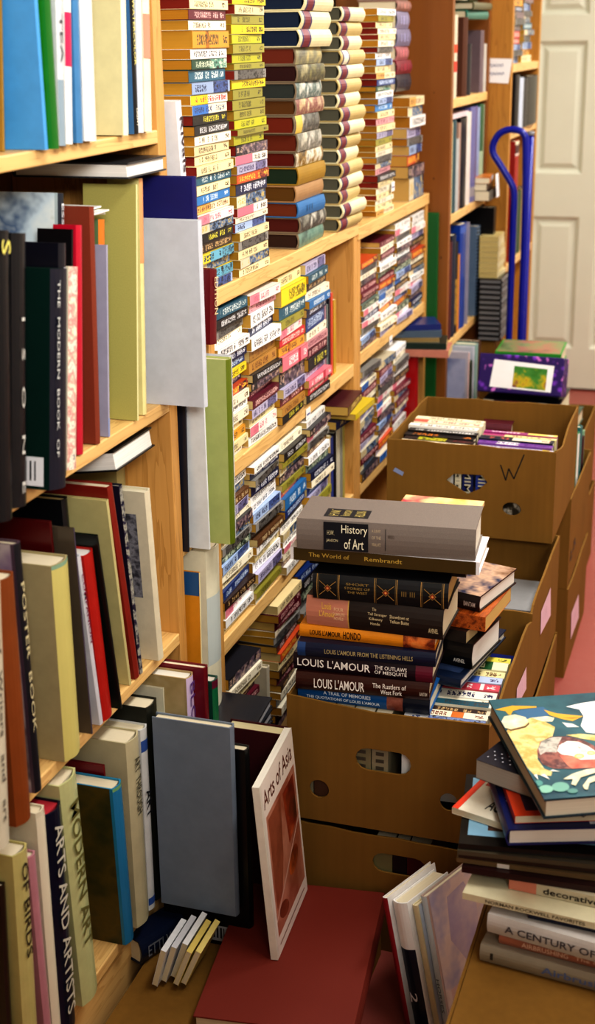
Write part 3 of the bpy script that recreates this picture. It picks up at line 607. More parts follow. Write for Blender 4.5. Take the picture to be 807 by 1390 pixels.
def setbook(label, M, t, w, h, col, pages, group, red=True):
    bands = [(.07, .11, SETN), (.11, .29, SETR if red else 'f0ead0'), (.29, .33, SETN)]
    return book('hardback_book', label, M, t, w, h, col, pages=pages, surf=MATTE, group=group, bands=bands, bulge=.007)
z = ZB[0] + .0006; gH = 'pictorial hardback stack on the low bookcase top'
for i, (adj, c, pg) in enumerate(hb):
    t = [.036, .036, .035, .038, .04, .034, .041, .04, .035, .037, .038, .037][i]; x = -1.003 + R.uniform(-.006, .006); Y0 = 3.068 + R.uniform(-.008, .012); L = R.uniform(.2, .225)
    kw = dict(bands=[(.02, .98, c)]) if not isinstance(c, str) else dict(texts=[('I I I', .3, .5, .3, .7, shade(c, .7))] if i == 2 else [])
    if i == 7: kw['bands'] = [(.02, .98, c), (.05, .3, 'd9bc5a')]
    cc = c if isinstance(c, str) else '8a7a64'
    book('hardback_book', '%s hardback, %s up the pictorial hardback stack' % (adj, nth(i)), T((x, Y0, z)) @ rot(R.uniform(-2, 2)), t, .14, L, cc, pages=pg, surf=MATTE, group=gH, bulge=.004, **kw); z += t + .0008
for i in range(5):
    t = .039; M = T((-.992 + R.uniform(-.004, .004), 3.09 - .012 * (i % 2) + (.0 if i else -.02), z)) @ rot(R.uniform(-1.5, 1.5))
    setbook('cream set volume with navy-red label, %s up of five atop the pictorial hardbacks' % nth(i), M, t, .145, .235, SETC, '16304e', gH); z += t + .0008
z = ZB[0] + .0006; gS = 'matching cream set volumes on the low bookcase top'
for i in range(16):
    t = .0335; M = T((-.99 + R.uniform(-.005, .005), 3.372 + .003 * math.sin(i * .5) + R.uniform(-.004, .004), z)) @ rot(R.uniform(-2, 2))
    setbook('%s set volume with navy-red label, %s up the all-cream stack' % (('tan', 'cream')[i % 2], nth(i)), M, t, .14, .205, ('cdb67c', 'ece2b8')[i % 2], '6a6a5c', gS, i not in (12,)); z += t + .0008
# stacks on the second low bookcase
pal5 = ['cream', 'pale cream', 'cream', 'pale cream', 'olive', 'cream', 'cream and orange', 'faded rose', 'pale blue', 'white', 'picture covered', 'dark green', 'pale cream', 'blue', 'cream', 'black and silver', 'lavender']
s5 = ['cream and orange', 'cream', 'pale cream', 'cream', 'pale cream', 'cream', 'black and silver', 'faded rose', 'picture covered', 'grey', 'pale cream', 'cream', 'olive', 'lavender', 'cream', 'faded rose', 'cream', 'blue', 'pale blue', 'white', 'dark green', 'dark blue', 'cream and orange', 'cream', 'pale blue', 'white', 'grey', 'pale cream', 'cream', 'pale cream', 'cream', 'olive', 'white']
column('tall cream stack on the second low bookcase', 'tall cream paperback stack on the second low bookcase', 3.80, .19, ZC[0], [(a, R.uniform(.014, .019)) for a in s5], 3, pages=['b8862e', 'c08a30', 'a8782a', '8a2a20', 'b07c2a'])
s7 = ['picture covered', 'dark picture', 'red and orange', 'pale blue', 'grey', 'lavender', 'white', 'picture covered', 'cream and orange']
column('short stack at the low bookcase end', 'short paperback stack at the end of the low bookcase top', 4.19, .19, ZC[0], list(zip(s7, [.07, .036, .033, .027, .022, .03, .034, .027, .027])), 3, pages=['c9a868', 'b07a2a', 'c49a50'], jx=.008)
gB = 'grey backed books on the short stack'
z = ZC[0] + .331
for i, (adj, c, t) in enumerate([('charcoal', '3c3c48', .05), ('red and grey', '8a3a48', .04), ('red edged white', 'b87a80', .04), ('slate lavender', '8a88a4', .05), ('pale lavender', '9a98b4', .05), ('dusty pink', 'a88078', .03), ('brown grey', '9a8a80', .06), ('dull lilac', '8a84a0', .06)]):
    book('hardback_book', '%s book, %s up the set-back pile over the short paperback stack' % (adj, nth(i)), T((-1.045, 4.18, z)) @ rot(R.uniform(-2, 2)), t, .12, .17, c, group=gB, texts=[('I II I', .25, .75, .25, .75, shade(c, 1.35))], bulge=.006); z += t + .0008
# shelves of the first low bookcase
def rnd(pal, n, a=.015, b=.024): return [(R.choice(pal), R.uniform(a, b)) for _ in range(n)]
def T_(names, ts=None): return [(a, (ts or {}).get(i, R.uniform(.0165, .021))) for i, a in enumerate(names)]
b1 = [['white', 'cream', 'orange', 'cream', 'pale cream', 'white', 'pale cream', 'red and orange', 'navy', 'yellow', 'dark blue', 'navy', 'white', 'pale cream', 'grey', 'black and silver', 'teal'],
      ['white', 'white and pink', 'cream', 'lavender', 'maroon', 'maroon', 'dark picture', 'black and silver', 'gold brown', 'gold brown', 'white', 'navy', 'white', 'faded rose', 'white and pink'],
      ['black', 'gold brown', 'maroon', 'lavender', 'dark picture', 'pink', 'orange', 'red', 'white and pink', 'olive', 'teal', 'yellow', 'cream'],
      ['black and silver', 'red', 'pink', 'lavender', 'black', 'maroon', 'faded rose', 'pale cream', 'dark blue', 'navy', 'blue', 'pale cream', 'dark brown', 'teal', 'lavender']]
tt = [{}, {10: .026, 12: .028, 8: .024, 9: .024}, {4: .034, 11: .036, 10: .026, 5: .03}, {8: .034, 4: .028}]
for k in range(4):
    column('%s column, first low bookcase upper shelf' % ['first', 'second', 'third', 'fourth'][k], 'paperbacks on the upper shelf of the first low bookcase', 2.532 + .188 * k, .178, ZB[1], T_(b1[k], tt[k]), 1.277, x=-1.004 + .006 * k, tilt=0, yaw=2.5, jx=.008)
gV = 'thin upright books at the end of the low bookcase shelves'
for k, (adj, c, t) in enumerate([('cream', 'e4d29a', .02), ('pale', 'd8d2c4', .012), ('lilac', 'b48a9a', .008), ('grey green', '6a7a7a', .014), ('dark navy', '1c2030', .012), ('scarlet', 'd8482a', .016), ('ochre', 'c9a02a', .02)]):
    y = 3.30 + sum([.02, .012, .008, .014, .012, .016, .02][:k]) * 1.35 + .003 * k
    book('paperback', '%s thin upright book at the end of the upper paperback shelf' % adj, upM(Vector((-1.02, y, ZB[1] + .0006)), .2 + .012 * (k % 3)), t, .12, .2 + .012 * (k % 3), c, kind='pb', group=gV, cat='paperback')
pal2 = ['white', 'pale cream', 'grey', 'navy', 'brown', 'white and pink', 'pale blue', 'olive', 'black and silver', 'dark picture', 'lavender', 'picture covered', 'dark blue', 'dark brown', 'white', 'grey green', 'maroon']
for k in range(4):
    its = rnd(pal2, 17, .015, .022)
    if k == 0: its[:8] = [('cream', .02), ('white', .02), ('white and pink', .026), ('dark brown', .018), ('dark blue', .022), ('cream', .022), ('pale cream', .02), ('pale blue', .022)]
    if k == 1: its[:6] = [('pale cream', .015), ('olive', .016), ('white', .02), ('lavender', .024), ('white', .026), ('cream', .018)]
    if k == 2: its[9:13] = [('blue', .032), ('red and orange', .016), ('olive', .016), ('dark picture', .022)]
    column('%s column, first low bookcase middle shelf' % ['first', 'second', 'third', 'fourth'][k], 'paperbacks on the middle shelf of the first low bookcase', 2.532 + .188 * k, .178, ZB[2], its, .888, x=-1.004 + .006 * k, yaw=2.5, jx=.01)
for k, (adj, c, t, hh) in enumerate([('wheat coloured', 'd8c08a', .016, .24), ('royal blue', '4a58a0', .02, .23), ('charcoal', '26262e', .02, .235), ('ivory', 'e8dfc8', .03, .25), ('grey', 'aaa89c', .02, .24), ('straw yellow', 'c9ba6a', .016, .235)]):
    y = 3.31 + sum([.016, .02, .02, .03, .02, .016][:k]) + .006 * k
    book('paperback', '%s upright book at the end of the middle paperback shelf' % adj, upM(Vector((-1.0, y, ZB[2] + .0006)), hh), t, .14, hh, c, kind='pb', group=gV, cat='paperback')
gP = 'paperbacks lying across the upright books at the bookcase end'
z = ZB[2] + .253
for i, (adj, c, t, ys, xs) in enumerate([('navy', '20264a', .022, 3.33, -.985), ('yellow', 'c9b42a', .015, 3.36, -.94), ('dark maroon', '4a1c26', .024, 3.34, -.955)]):
    paperback('%s paperback lying across the upright books on the middle shelf end' % adj, T((xs, ys, z)) @ rot(-6 + 5 * i), t, .13, .185, c, c, 'c8b078', gP, words=(.15, .75, 18), pages='cfae62'); z += t + .001
for k in range(2):
    column('%s column, first low bookcase bottom shelf' % ['first', 'second'][k], 'paperbacks on the bottom shelf of the first low bookcase', 2.534 + .3 * k, .18, ZB[3], rnd(['red and orange', 'maroon', 'pale cream', 'grey', 'dark picture', 'black and silver', 'navy', 'cream', 'dark brown'], [13, 16][k], .017, .026), [.45, .5][k], x=-.998 + .01 * k, yaw=4, jx=.012)
column('third column, first low bookcase bottom shelf', 'paperbacks on the bottom shelf of the first low bookcase', 3.03, .18, ZB[3], rnd(['navy', 'grey', 'dark picture', 'black and silver', 'dark blue', 'grey green'], 14, .019, .026), .5, x=-.99, yaw=4, jx=.012)
book('hardback_book', 'grey-white book back standing between columns on the bottom shelf of the low bookcase', upM(Vector((-.985, 2.74, ZB[3] + .0006)), .22), .02, .16, .22, 'c9c2ae', surf=MATTE, group=gV)
gD = 'dark bound sheaves in front of the low bookcase'
# shelves of the second low bookcase
palC = ['white', 'pale cream', 'pale blue', 'white', 'lavender', 'navy', 'red and orange', 'picture covered', 'dark picture', 'white and pink', 'grey green', 'maroon', 'grey', 'blue and cream', 'dark brown', 'picture covered']
for k in range(4):
    column('%s column, second low bookcase upper shelf' % ['first', 'second', 'third', 'fourth'][k], 'paperbacks on the upper shelf of the second low bookcase', 3.64 + .196 * k, .182, ZC[1], rnd(palC, [15, 16, 17, 16][k], .016, .021), [1.2, 1.23, 1.257, 1.257][k], x=-1.0, yaw=2.5, jx=.007, one=True)
for k in range(3):
    column('%s column, second low bookcase middle shelf' % ['first', 'second', 'third'][k], 'paperbacks on the middle shelf of the second low bookcase', 3.64 + .196 * k, .182, ZC[2], rnd(palC, 15, .017, .023), [.89, .87, .86][k], x=-1.0, yaw=3, jx=.009, one=True)
stuff_build('far', 'paperback_rows', 'densely shelved paperbacks on the upper and middle shelves of the second low bookcase', 'paperbacks')
book('hardback_book', 'red upright book at the end of the middle shelf, second low bookcase', upM(Vector((-.985, 4.25, ZC[2] + .0006)), .243), .03, .16, .243, 'b82428', group=gV)
book('hardback_book', 'near-black upright book beside the red one, second low bookcase end', upM(Vector((-.995, 4.29, ZC[2] + .0006)), .243), .03, .16, .243, '1e1a1c', group=gV)
z = ZC[2] + .2445; gQ = 'books lying across the upright books, second low bookcase end'
for i, (adj, c, t, x, pg) in enumerate([('cream and rose', 'c98a78', .024, -.895, 'e3cf9a'), ('dark green backed', '2a3a34', .02, -.905, 'd8c894'), ('tan', '9a8458', .014, -.93, 'c9b482'), ('grey blue', '5a6a7c', .022, -.925, 'b8a878'), ('navy and white', '2c3878', .018, -.93, 'e4e4ea')]):
    book('paperback', '%s book lying across the second low bookcase end, %s up its pile' % (adj, nth(i)), T((x, 4.24 + .01 * i, z)) @ rot(-84 + 4 * i) @ T((-.0, -.17, 0)), t, .13, .19, c, kind='pb', pages=pg, group=gQ, cat='paperback'); z += t + .0006
# price stickers on shelf edges
for i, (u, v, x) in enumerate(((418, 561, -.9985), (533, 253, -.994), (530, 462, -.9985))):
    P = onX(u, v, x); mb = MB(); mb.box(0, .0006, -.018, .018, -.014, .014, mat('f1f0ee', .5)); mb.box(.0006, .0009, -.012, .012, -.004, .0, mat('3a4a8a', .5, 'ink'))
    tag(mb.build('price_sticker', None, T(P)), ['white price sticker on the upper shelf edge of the first low bookcase', 'white price sticker on the top edge of the second low bookcase', 'white price sticker on the upper shelf edge of the second low bookcase'][i], 'sticker')
# ---------------------------------------------------------------- cardboard boxes
CARD = cardboard()
def arc(cx, cz, rx, rz, n=18): return [(cx + rx * math.cos(2 * math.pi * k / n), cz + rz * math.sin(2 * math.pi * k / n)) for k in range(n)]
def slot_hole(x0, x1, z0, z1):
    r = (z1 - z0) / 2; c = (z0 + z1) / 2; out = []
    for k in range(7): a = -math.pi / 2 + math.pi * k / 6; out.append((x1 - r + r * math.cos(a), c + r * math.sin(a)))
    for k in range(7): a = math.pi / 2 + math.pi * k / 6; out.append((x0 + r + r * math.cos(a), c + r * math.sin(a)))
    return out
def rim(a, b, z, n=9, amp=.003, dips=None):
    """top edge of a panel from a to b, slightly ragged; dips: list of (s, z)"""
    pts = dips or [(0, z), (1, z)]; out = []
    for k in range(n + 1):
        s = k / n
        for (s0, z0), (s1, z1) in zip(pts, pts[1:]):
            if s0 <= s <= s1: zz = z0 + (z1 - z0) * (s - s0) / max(1e-6, s1 - s0); break
        out.append((a + (b - a) * s, zz + R.uniform(-amp, amp * .5)))
    return out
BOXT = .005
def carton(label, x0, x1, y0, y1, z0, z1, holes=(), front=None, right=None, left=None, back=None, extra=None, rholes=(), group=None):
    root = thing('cardboard_box', label, 'box', T((x0, y0, z0)), group); W, D, H = x1 - x0, y1 - y0, z1 - z0
    def panel(a, b, top, hs, M, ex=None):
        v, f = plate([(a, 0), (b, 0)] + list(reversed(rim(a, b, H, dips=top))), hs, BOXT); mb = MB(); mb.poly(v, f, CARD)
        if ex: ex(mb)
        carton.last = mb.build('side_panel', root, M)
    panel(0, W, front, list(holes), T((0, BOXT / 2, 0)), extra); panel(0, W, back, [], T((0, D - BOXT / 2, 0)))
    RZ = rot(90); panel(BOXT, D - BOXT, right, list(rholes), T((W - BOXT / 2, 0, 0)) @ RZ); carton.right = carton.last; panel(BOXT, D - BOXT, left, [], T((BOXT / 2, 0, 0)) @ RZ)
    mb = MB(); mb.box(BOXT, W - BOXT, BOXT, D - BOXT, .001, .005, CARD); mb.build('bottom_panel', root)
    return root
def on_front(x0, z0, Y): return lambda u, v: (onY(u, v, Y).x - x0, onY(u, v, Y).z - z0)
FX0, FX1, FY0, FY1 = -.785, -.38, 2.298, 2.843
q = on_front(FX0, .2835, FY0)
def hole_px(q, u0, u1, v0, v1): m = (u0 + u1) / 2; a, b = (q(u0, v1)[0], q(m, v1)[1]), (q(u1, v0)[0], q(m, v0)[1]); return slot_hole(a[0], b[0], a[1], b[1])
def circ_px(q, u0, u1, v0, v1): m = (u0 + u1) / 2; a, b = (q(u0, v1)[0], q(m, v1)[1]), (q(u1, v0)[0], q(m, v0)[1]); return arc((a[0] + b[0]) / 2, (a[1] + b[1]) / 2, (b[0] - a[0]) / 2, (b[1] - a[1]) / 2)
carton('upper cardboard box holding the tall stack of western hardbacks', FX0, FX1, FY0, FY1, .2835, .555, [hole_px(q, 482, 558, 1019, 1049), circ_px(q, 420, 446, 1059, 1083), circ_px(q, 596, 621, 1077, 1101)], front=[(0, .274), (.2, .268), (.5, .258), (.52, .262), (1, .268)], right=[(0, .262), (.12, .25), (.3, .262), (.6, .266), (.85, .274), (1, .25)])
q = on_front(FX0 - .003, 0, FY0)
carton('lower cardboard box under the box of western hardbacks', FX0 - .003, FX1 + .006, FY0, FY1, 0, .279, [hole_px(q, 505, 578, 1162, 1188)], front=[(0, .2775), (.3, .272), (1, .266)], right=[(0, .268), (.3, .25), (.45, .276), (1, .276)])
carton('upper open box with a torn rim between the hardback box and the lettered box', -.80, -.388, 2.85, 3.36, .2805, .555, right=[(0, .22), (.12, .268), (.5, .272), (1, .2745)], front=[(0, .24), (.6, .25), (1, .262)])
carton('lower box beneath the torn open box', -.80, -.383, 2.85, 3.36, 0, .279, right=[(0, .276), (.3, .262), (1, .276)])
WY0 = 3.285; a, b = onY(525, 603, WY0), onY(755, 606, WY0); WX0, WX1, WZ0, WZ1 = a.x, b.x, .557, (a.z + b.z) / 2
q = on_front(WX0, WZ0, WY0)
def w_mark(mb):
    ink = mat('1c1a18', .6, 'ink')
    for (u0, v0), (u1, v1) in zip([(679, 631), (686, 652), (690, 636), (697, 650)], [(686, 652), (690, 636), (697, 650), (711, 617)]):
        A_, B_ = Vector(q(u0, v0)), Vector(q(u1, v1)); n = (B_ - A_).orthogonal().normalized() * .0015; y = -BOXT / 2 - .0006
        mb.face([(p.x, y, p.y) for p in (A_ - n, B_ - n, B_ + n, A_ + n)], ink)
    A_, B_ = q(533, 641), q(548, 641); mb.face([(A_[0], -.0032, A_[1] + .004), (B_[0] - .004, -.0032, A_[1] - .008), (B_[0], -.0032, A_[1] + .003), (A_[0] + .006, -.0032, A_[1] + .014)], mat('8f9cc0', .5))
carton('large cardboard box marked with a black letter, books inside, resting across two boxes', WX0, WX1, WY0, 3.745, WZ0, WZ1, [[q(*p) for p in ((605, 652), (616, 643), (654, 645), (661, 655), (650, 664), (634, 671))], circ_px(q, 681, 707, 682, 700)], extra=w_mark, right=[(0, WZ1 - WZ0), (.35, WZ1 - WZ0 - .03), (.5, WZ1 - WZ0 - .005), (1, WZ1 - WZ0)])
bx = carton('box stencilled with dark characters below the far end of the lettered box', -.85, -.396, 3.66, 4.16, .2805, .555, right=[(0, .2745), (.5, .27), (1, .27)])
RB = carton.right; mb = MB()
for s, y0, y1, z0, z1 in (('CL', .03, .085, .07, .1), ('2A', .1, .155, .08, .11)):
    v, f = glyphs(s, True); mb.poly([(.001, y0 + (y1 - y0) * x, z0 + (z1 - z0) * y) for x, y in v], f, mat('2c3a48', .6, 'ink'))
so = mb.build('stencil_mark', RB, RB.matrix_basis.inverted() @ T((.4545, 0, 0)))
carton('lower box with a slanting rim beneath the stencilled box', -.85, -.392, 3.66, 4.16, 0, .279, right=[(0, .277), (.25, .272), (1, .276)])
carton('upper box behind the stencilled box under the purple flowered pile', -.86, -.44, 4.2, 4.7, .2805, .555); carton('lower box farthest along the aisle before the white door', -.86, -.43, 4.2, 4.7, 0, .279)
# pink stickers on box ends
def label_px(x, pts, lab, cat='label'):
    P = [onX(u, v, x) for u, v in pts]; o = P[0]; mb = MB(); mb.face([p - o for p in P], mat('e6c8da', .5)); 
    for k in range(3):
        A_, B_ = P[0].lerp(P[1], .25 + .15 * k), P[3].lerp(P[2], .25 + .15 * k); A2_, B2_ = A_.lerp(B_, .3), A_.lerp(B_, .7); h_ = Vector((0, 0, .002)); mb.face([p + Vector((.0005, 0, 0)) - o for p in (A2_ - h_, B2_ - h_, B2_ + h_, A2_ + h_)], mat('3a3040', .5, 'ink'))
    tag(mb.build('paper_label', None, T(o)), lab, cat)
label_px(-.3865, [(733, 862), (747, 835), (747, 797), (734, 830)], 'pink paper label on the side of the torn open box')
label_px(-.3785, [(700, 962), (714, 935), (714, 905), (701, 935)], 'pink paper label on the side of the western hardback box')
label_px(-.3905, [(774, 868), (785, 838), (785, 806), (775, 832)], 'pale pink paper label on the lower box with the slanting rim')
# books inside: spines to the front
def frontM(P, h, yaw=0, lean=0, tip=0): return upM(P, h, -90 + yaw, lean, tip)
def spineup(P, yaw=0, roll=0): return T(P) @ rot(yaw, roll) @ Matrix(((0, 1, 0, 0), (0, 0, 1, 0), (1, 0, 0, 0), (0, 0, 0, 1)))
gI = 'books packed inside the western hardback box'
x = -.772
for i, (adj, c, t) in enumerate([('cream', '8f8a74', .04), ('brown', '5a4030', .036), ('ivory', '9a947e', .04), ('beige', '8a8468', .044), ('pale cream', '98927a', .035)]):
    book('hardback_book', '%s book standing inside the western hardback box, seen through its handle hole' % adj, frontM(Vector((x, 2.307, .2895)), .236), t - .002, .2, .236, c, kind='pb', group=gI, texts=[('IIIII', .3, .6, .25, .75, '4a463c')]); x += t
gI2 = 'books packed inside the lower front box'
for i, (adj, u, c, t) in enumerate([('olive cream', 506, '8a8660', .042), ('near-black', 533, '2a2024', .03), ('dark red', 552, '5c1f24', .045)]):
    book('hardback_book', '%s book inside the lower front box, seen through its handle hole' % adj, frontM(Vector((onY(u, 1175, 2.307).x, 2.307, .006)), .24), t - .002, .2, .24, c, kind='pb', group=gI2)
gI3 = 'books standing inside the lettered box behind its handle hole'
for i, (adj, u, c, t) in enumerate([('grey-white', 600, 'c9c9c6', .03), ('cream', 617, 'e0dac2', .018), ('navy', 627, '26306a', .03), ('royal blue', 645, '34489a', .034)]):
    book('hardback_book', '%s book inside the lettered box, seen through its handle hole' % adj, frontM(Vector((onY(u, 655, WY0 + .009).x, WY0 + .009, WZ0 + .006)), .2), t - .002, .05, .2, c, kind='pb', group=gI3, texts=[('MIM MIM', .15, .85, .2, .8, 'b8b4a0')])
book('hardback_book', 'dark pictured book inside the lettered box behind the round hole', frontM(Vector((onY(678, 690, WY0 + .009).x, WY0 + .018, WZ0 + .006)), .2), .06, .05, .2, photo(['1a1a1a', '3a342a', 'd8d4c8', '2a2420'], 18), group=gI3)
gR = 'paperbacks packed spine up in the lettered box'
zc = .775
def rowup(lst, uL, uR, v0, L, grp, where, yaw=0):
    P0 = onZ(uL, v0, zc); y = P0.y
    for i, (adj, c1, c2, c3, t, bd, wd, pc) in enumerate(lst):
        t *= 1.3
        paperback('%s paperback, spine up, %s from the front, %s' % (adj, nth(i), where), spineup(Vector((P0.x + R.uniform(-.004, .004), y, zc + .0035 * i + R.uniform(-.002, .002))), yaw), t, .11, L, c1, c2, c3, grp, bd, wd, pc, 'e6dcc4'); y += t + .0012
n_ = (2, 2)
rowup([('black', '141216', '141216', 'e0506a', .022, n_, (.2, .9, 24), n_), ('thin cream', 'e8dcc0', 'e8dcc0', '6a5a4a', .011, n_, (.1, .8, 30), n_), ('dark picture', '2a1c1c', 'c8c82a', '6a2a2a', .021, n_, (.7, .95, 9), (.2, .6)), ('black and orange', '1a1618', '1a1618', 'e0862a', .024, n_, (.12, .55, 12), n_), ('black and white', '1e1c1e', '1e1c1e', 'dcdad6', .018, n_, (.1, .9, 22), n_), ('white', 'efece4', 'efece4', '4a4038', .02, n_, (.15, .85, 26), n_), ('cream and red', 'eee2c8', 'c86a5a', '8a3a2a', .02, (.0, .2), (.25, .8, 26), n_), ('cream', 'f2e8c6', 'f2e8c6', '6a5a48', .022, n_, (.2, .7, 26), n_)], 540, 640, 604, .19, gR, 'longer row, lettered box', -3)
rowup([('silver grey', 'b9b6c4', 'c8b040', '7a4a6a', .02, (.85, .95), (.1, .7, 24), n_), ('purple and white', '7a4a9a', 'efeaf0', '5a2a7a', .02, (.25, .55), (.05, .9, 16), n_), ('navy and cream', '24283a', 'e8dcc0', 'c05a4a', .022, (.45, .95), (.1, .4, 14), n_), ('yellow-cream', 'e8dc9a', 'b04a7a', '7a2a5a', .014, (0, .3), (.4, .8, 20), n_), ('magenta', '9a3a7a', 'e0c86a', 'f0e0e8', .014, (.6, 1), (.1, .5, 20), n_)], 646, 745, 606, .195, gR, 'shorter row, lettered box', -2)
Pm = onZ(652, 578, .745); book('hardback_book', 'maroon rounded book lying at the back inside the lettered box', flatM(Vector((Pm.x, 3.69, .72)), -90), .03, .04, .085, '5a1428', surf=MATTE, group=gR, bulge=.01)
Pm = onZ(655, 586, .745); book('paperback', 'yellow-ochre paperback lying behind the rows in the lettered box', flatM(Vector((Pm.x + .01, 3.63, .72)), -84), .012, .045, .1, 'd9b860', kind='pb', group=gR, cat='paperback')
# spine-up paperbacks beside the western stack
gW = 'paperbacks packed spine up beside the western hardbacks'
y = 2.325; zc2 = .522
for i, (adj, c1, c2, c3, t, bd, wd, pc) in enumerate([('white and blue', 'e4e4e2', '8a9ac0', '5a6a9a', .034, n_, (.1, .5, 14), (.3, 1)), ('cream and orange', 'efe6ce', 'd07a3a', '7a3a2a', .026, (.55, .7), (.1, .5, 20), n_), ('dark banded', 'd8d0b8', '3a2a26', 'c8a878', .02, (.0, .95), (.1, .8, 18), n_), ('cream and teal', 'e8e4d2', '2a5a6a', '4a4a4a', .022, (.3, .96), (.4, .9, 22), n_), ('plain cream', 'e9e2cc', 'e9e2cc', '6a5a4a', .02, n_, n_ + (9,), n_), ('cream companion', 'e6e2d4', 'e6e2d4', '30305a', .036, n_, (.08, .72, 16), n_), ('cherry', 'c85060', 'f0d8d4', 'f0e4e0', .03, (.75, .8), (.1, .7, 12), n_), ('pale blue', 'b8c4dc', '4a6ab0', '4a3a6a', .03, (.3, .7), (.05, .3, 10), n_), ('wheat', 'e2d6a2', 'c08a4a', '6a4a2a', .03, (.2, .4), (.5, .9, 20), n_), ('cream and green', 'e8e2bc', '2a5a34', 'e8e2bc', .04, (.2, .8), (.3, .7, 8), n_), ('bright yellow', 'dccf5a', 'dccf5a', '5a5a1a', .026, n_, (.2, .7, 20), n_)]):
    xL = -.556
    paperback('%s paperback packed spine up, %s from the front, hardback box' % (adj, nth(i)), spineup(Vector((xL, y, zc2 + R.uniform(-.004, .004))), 3), t, .17, .16, c1, c2, c3, gW, bd, wd, pc, 'e8dfc8'); y += t + .0012
book('hardback_book', 'royal blue book lying at the back of the western hardback box', flatM(Vector((-.545, 2.745, .43)), -90), .03, .06, .15, '20307a', group=gW)
gM = 'books lying inside the torn open box'
z = .325
for i, (adj, c, t) in enumerate([('black', '1c1c1e', .03), ('pale pink', 'd8c0c8', .014), ('crimson edged', 'b04a5a', .012), ('white', 'dedede', .014), ('dark grey', '2c2c30', .012), ('silver grey', 'b4b6b8', .016)]):
    P = Vector((-.668, 3.12 + .004 * i, z)); book('hardback_book', '%s book lying inside the torn open box' % adj, flatM(P, -90 + R.uniform(-3, 3)), t, .2, .255, c, group=gM, bulge=0); z += t + .001
gT = 'books piled behind the western stack'
z = .557
for i, (adj, c, t) in enumerate([('dark green', '24382c', .06), ('brown cloth', '6a4a30', .06), ('blue-grey', '7a8ca4', .05), ('charcoal', '2c2c30', .06)]):
    book('hardback_book', '%s hardback in the pile hidden behind the western stack' % adj, flatM(Vector((-.68, 2.72, z)), -90 - 2 * i), t, .15, .15, c, group=gT); z += t + .001
FR, FL, NRp = onZ(657, 686, z), onZ(554, 673, z), onZ(641, 716, z); d = (FR - NRp).normalized()
book('picture_book', 'thin book with orange and yellow watercolour cover behind the thick art history book', flatM(FR - d * .2, math.degrees(math.atan2(-d.x, d.y))), .01, max(.18, (FR - FL).length), .2, photo(['d84a2a', 'f0b040', 'f4e2a8', 'c83a5a', 'e8862a'], 5, .3), kind='pb', pages='f4ead0')
gU = 'books standing in the stencilled box'
for i, (adj, c, x_, y_, t) in enumerate([('green and white', '2f8a5c', -.455, 3.86, .03), ('teal picture', '3a7a7a', -.455, 3.93, .03), ('dark maroon', '3a1626', -.455, 4.0, .026), ('pale green', '8ab89a', -.46, 4.07, .02)]):
    book('hardback_book', '%s book standing in the stencilled box beside the lettered box' % adj, upM(Vector((x_ + .045, y_, .287)), .4 - .05 * (i > 1)), t, .2, .4 - .05 * (i > 1), c, group=gU, spine='e0e4e0' if i == 0 else None)
# ---------------------------------------------------------------- western hardback stack
gL = 'western hardback stack in the upper box'
z = .5275
def stackbook(label, t, pl, pr, w, col, z, **kw):
    A_, B_ = onZ(pl[0], pl[1], z), onZ(pr[0], pr[1], z); d = B_ - A_; d.z = 0; h = d.length; yaw = math.degrees(math.atan2(-d.x, d.y))
    yaw = max(-97, min(-85, yaw)); A_.x = max(A_.x, -.776) if z < .55 else A_.x; A_.y = max(2.312 + (max(0, h * math.sin(math.radians(-90 - yaw))) if z < .55 else 0), min(2.4, A_.y)); kw.setdefault('group', gL)
    return book(kw.pop('name', 'hardback_book'), label, flatM(A_, yaw), t, w, h, col, **kw)
stackbook('blue jacketed hardback of quotations at the bottom of the western stack', .034, (402, 947), (580, 970), .15, '1d5f9c', z, pages='efe8d4', bands=[(.68, .8, photo(['b87a6a', '8a4a3a', '2a3a5a'], 20)), (.8, 1, '10182c')], texts=[('A TRAIL OF MEMORIES', .2, .56, .55, .78, 'e8eef4'), ('THE QUOTATIONS OF LOUIS L\'AMOUR', .07, .63, .2, .42, 'e8eef4')]); z += .0348
stackbook('dark reddish brown hardback with white title lettering, second up the western stack', .038, (402, 934), (583, 949), .15, '43211a', z, pages='e9d9b8', texts=[('LOUIS L\'AMOUR', .14, .52, .22, .78, 'f4efe6'), ('The Rustlers of', .58, .83, .52, .8, 'f4efe6'), ('West Fork', .64, .8, .2, .46, 'f4efe6'), ('BANTAM', .93, .985, .3, .5, 'd8cfc0')]); z += .0388
stackbook('plum black hardback with white title lettering, third up the western stack', .036, (399, 907), (587, 927), .15, '2a1a28', z, pages='e8dcc0', bands=[(.88, 1, '6e2038')], texts=[('LOUIS L\'AMOUR', .03, .56, .3, .78, 'f6f2ea'), ('THE OUTLAWS', .59, .82, .54, .78, 'f6f2ea'), ('OF MESQUITE', .59, .82, .24, .48, 'f6f2ea')]); z += .0368
stackbook('navy hardback with gold lettering, fourth up the western stack', .03, (404, 889), (591, 905), .15, '1b2440', z, pages='f0ead8', bands=[(0, .06, '2a4a7a')], texts=[('LOUIS L\'AMOUR FROM THE LISTENING HILLS', .2, .84, .35, .68, 'b8a878')]); z += .0308
stackbook('orange-yellow hardback with black title lettering, fifth up the western stack', .026, (407, 863), (590, 883), .15, 'e8961c', z, pages='e8dcc0', surf=MATTE, bulge=.004, bands=[(.77, 1, photo(['b04a1c', '6a2a1a', 'd87a3a', 'e8a05a'], 26))], texts=[('LOUIS L\'AMOUR', .08, .31, .3, .72, '241408'), ('HONDO', .33, .46, .22, .82, '241408')]); z += .0268
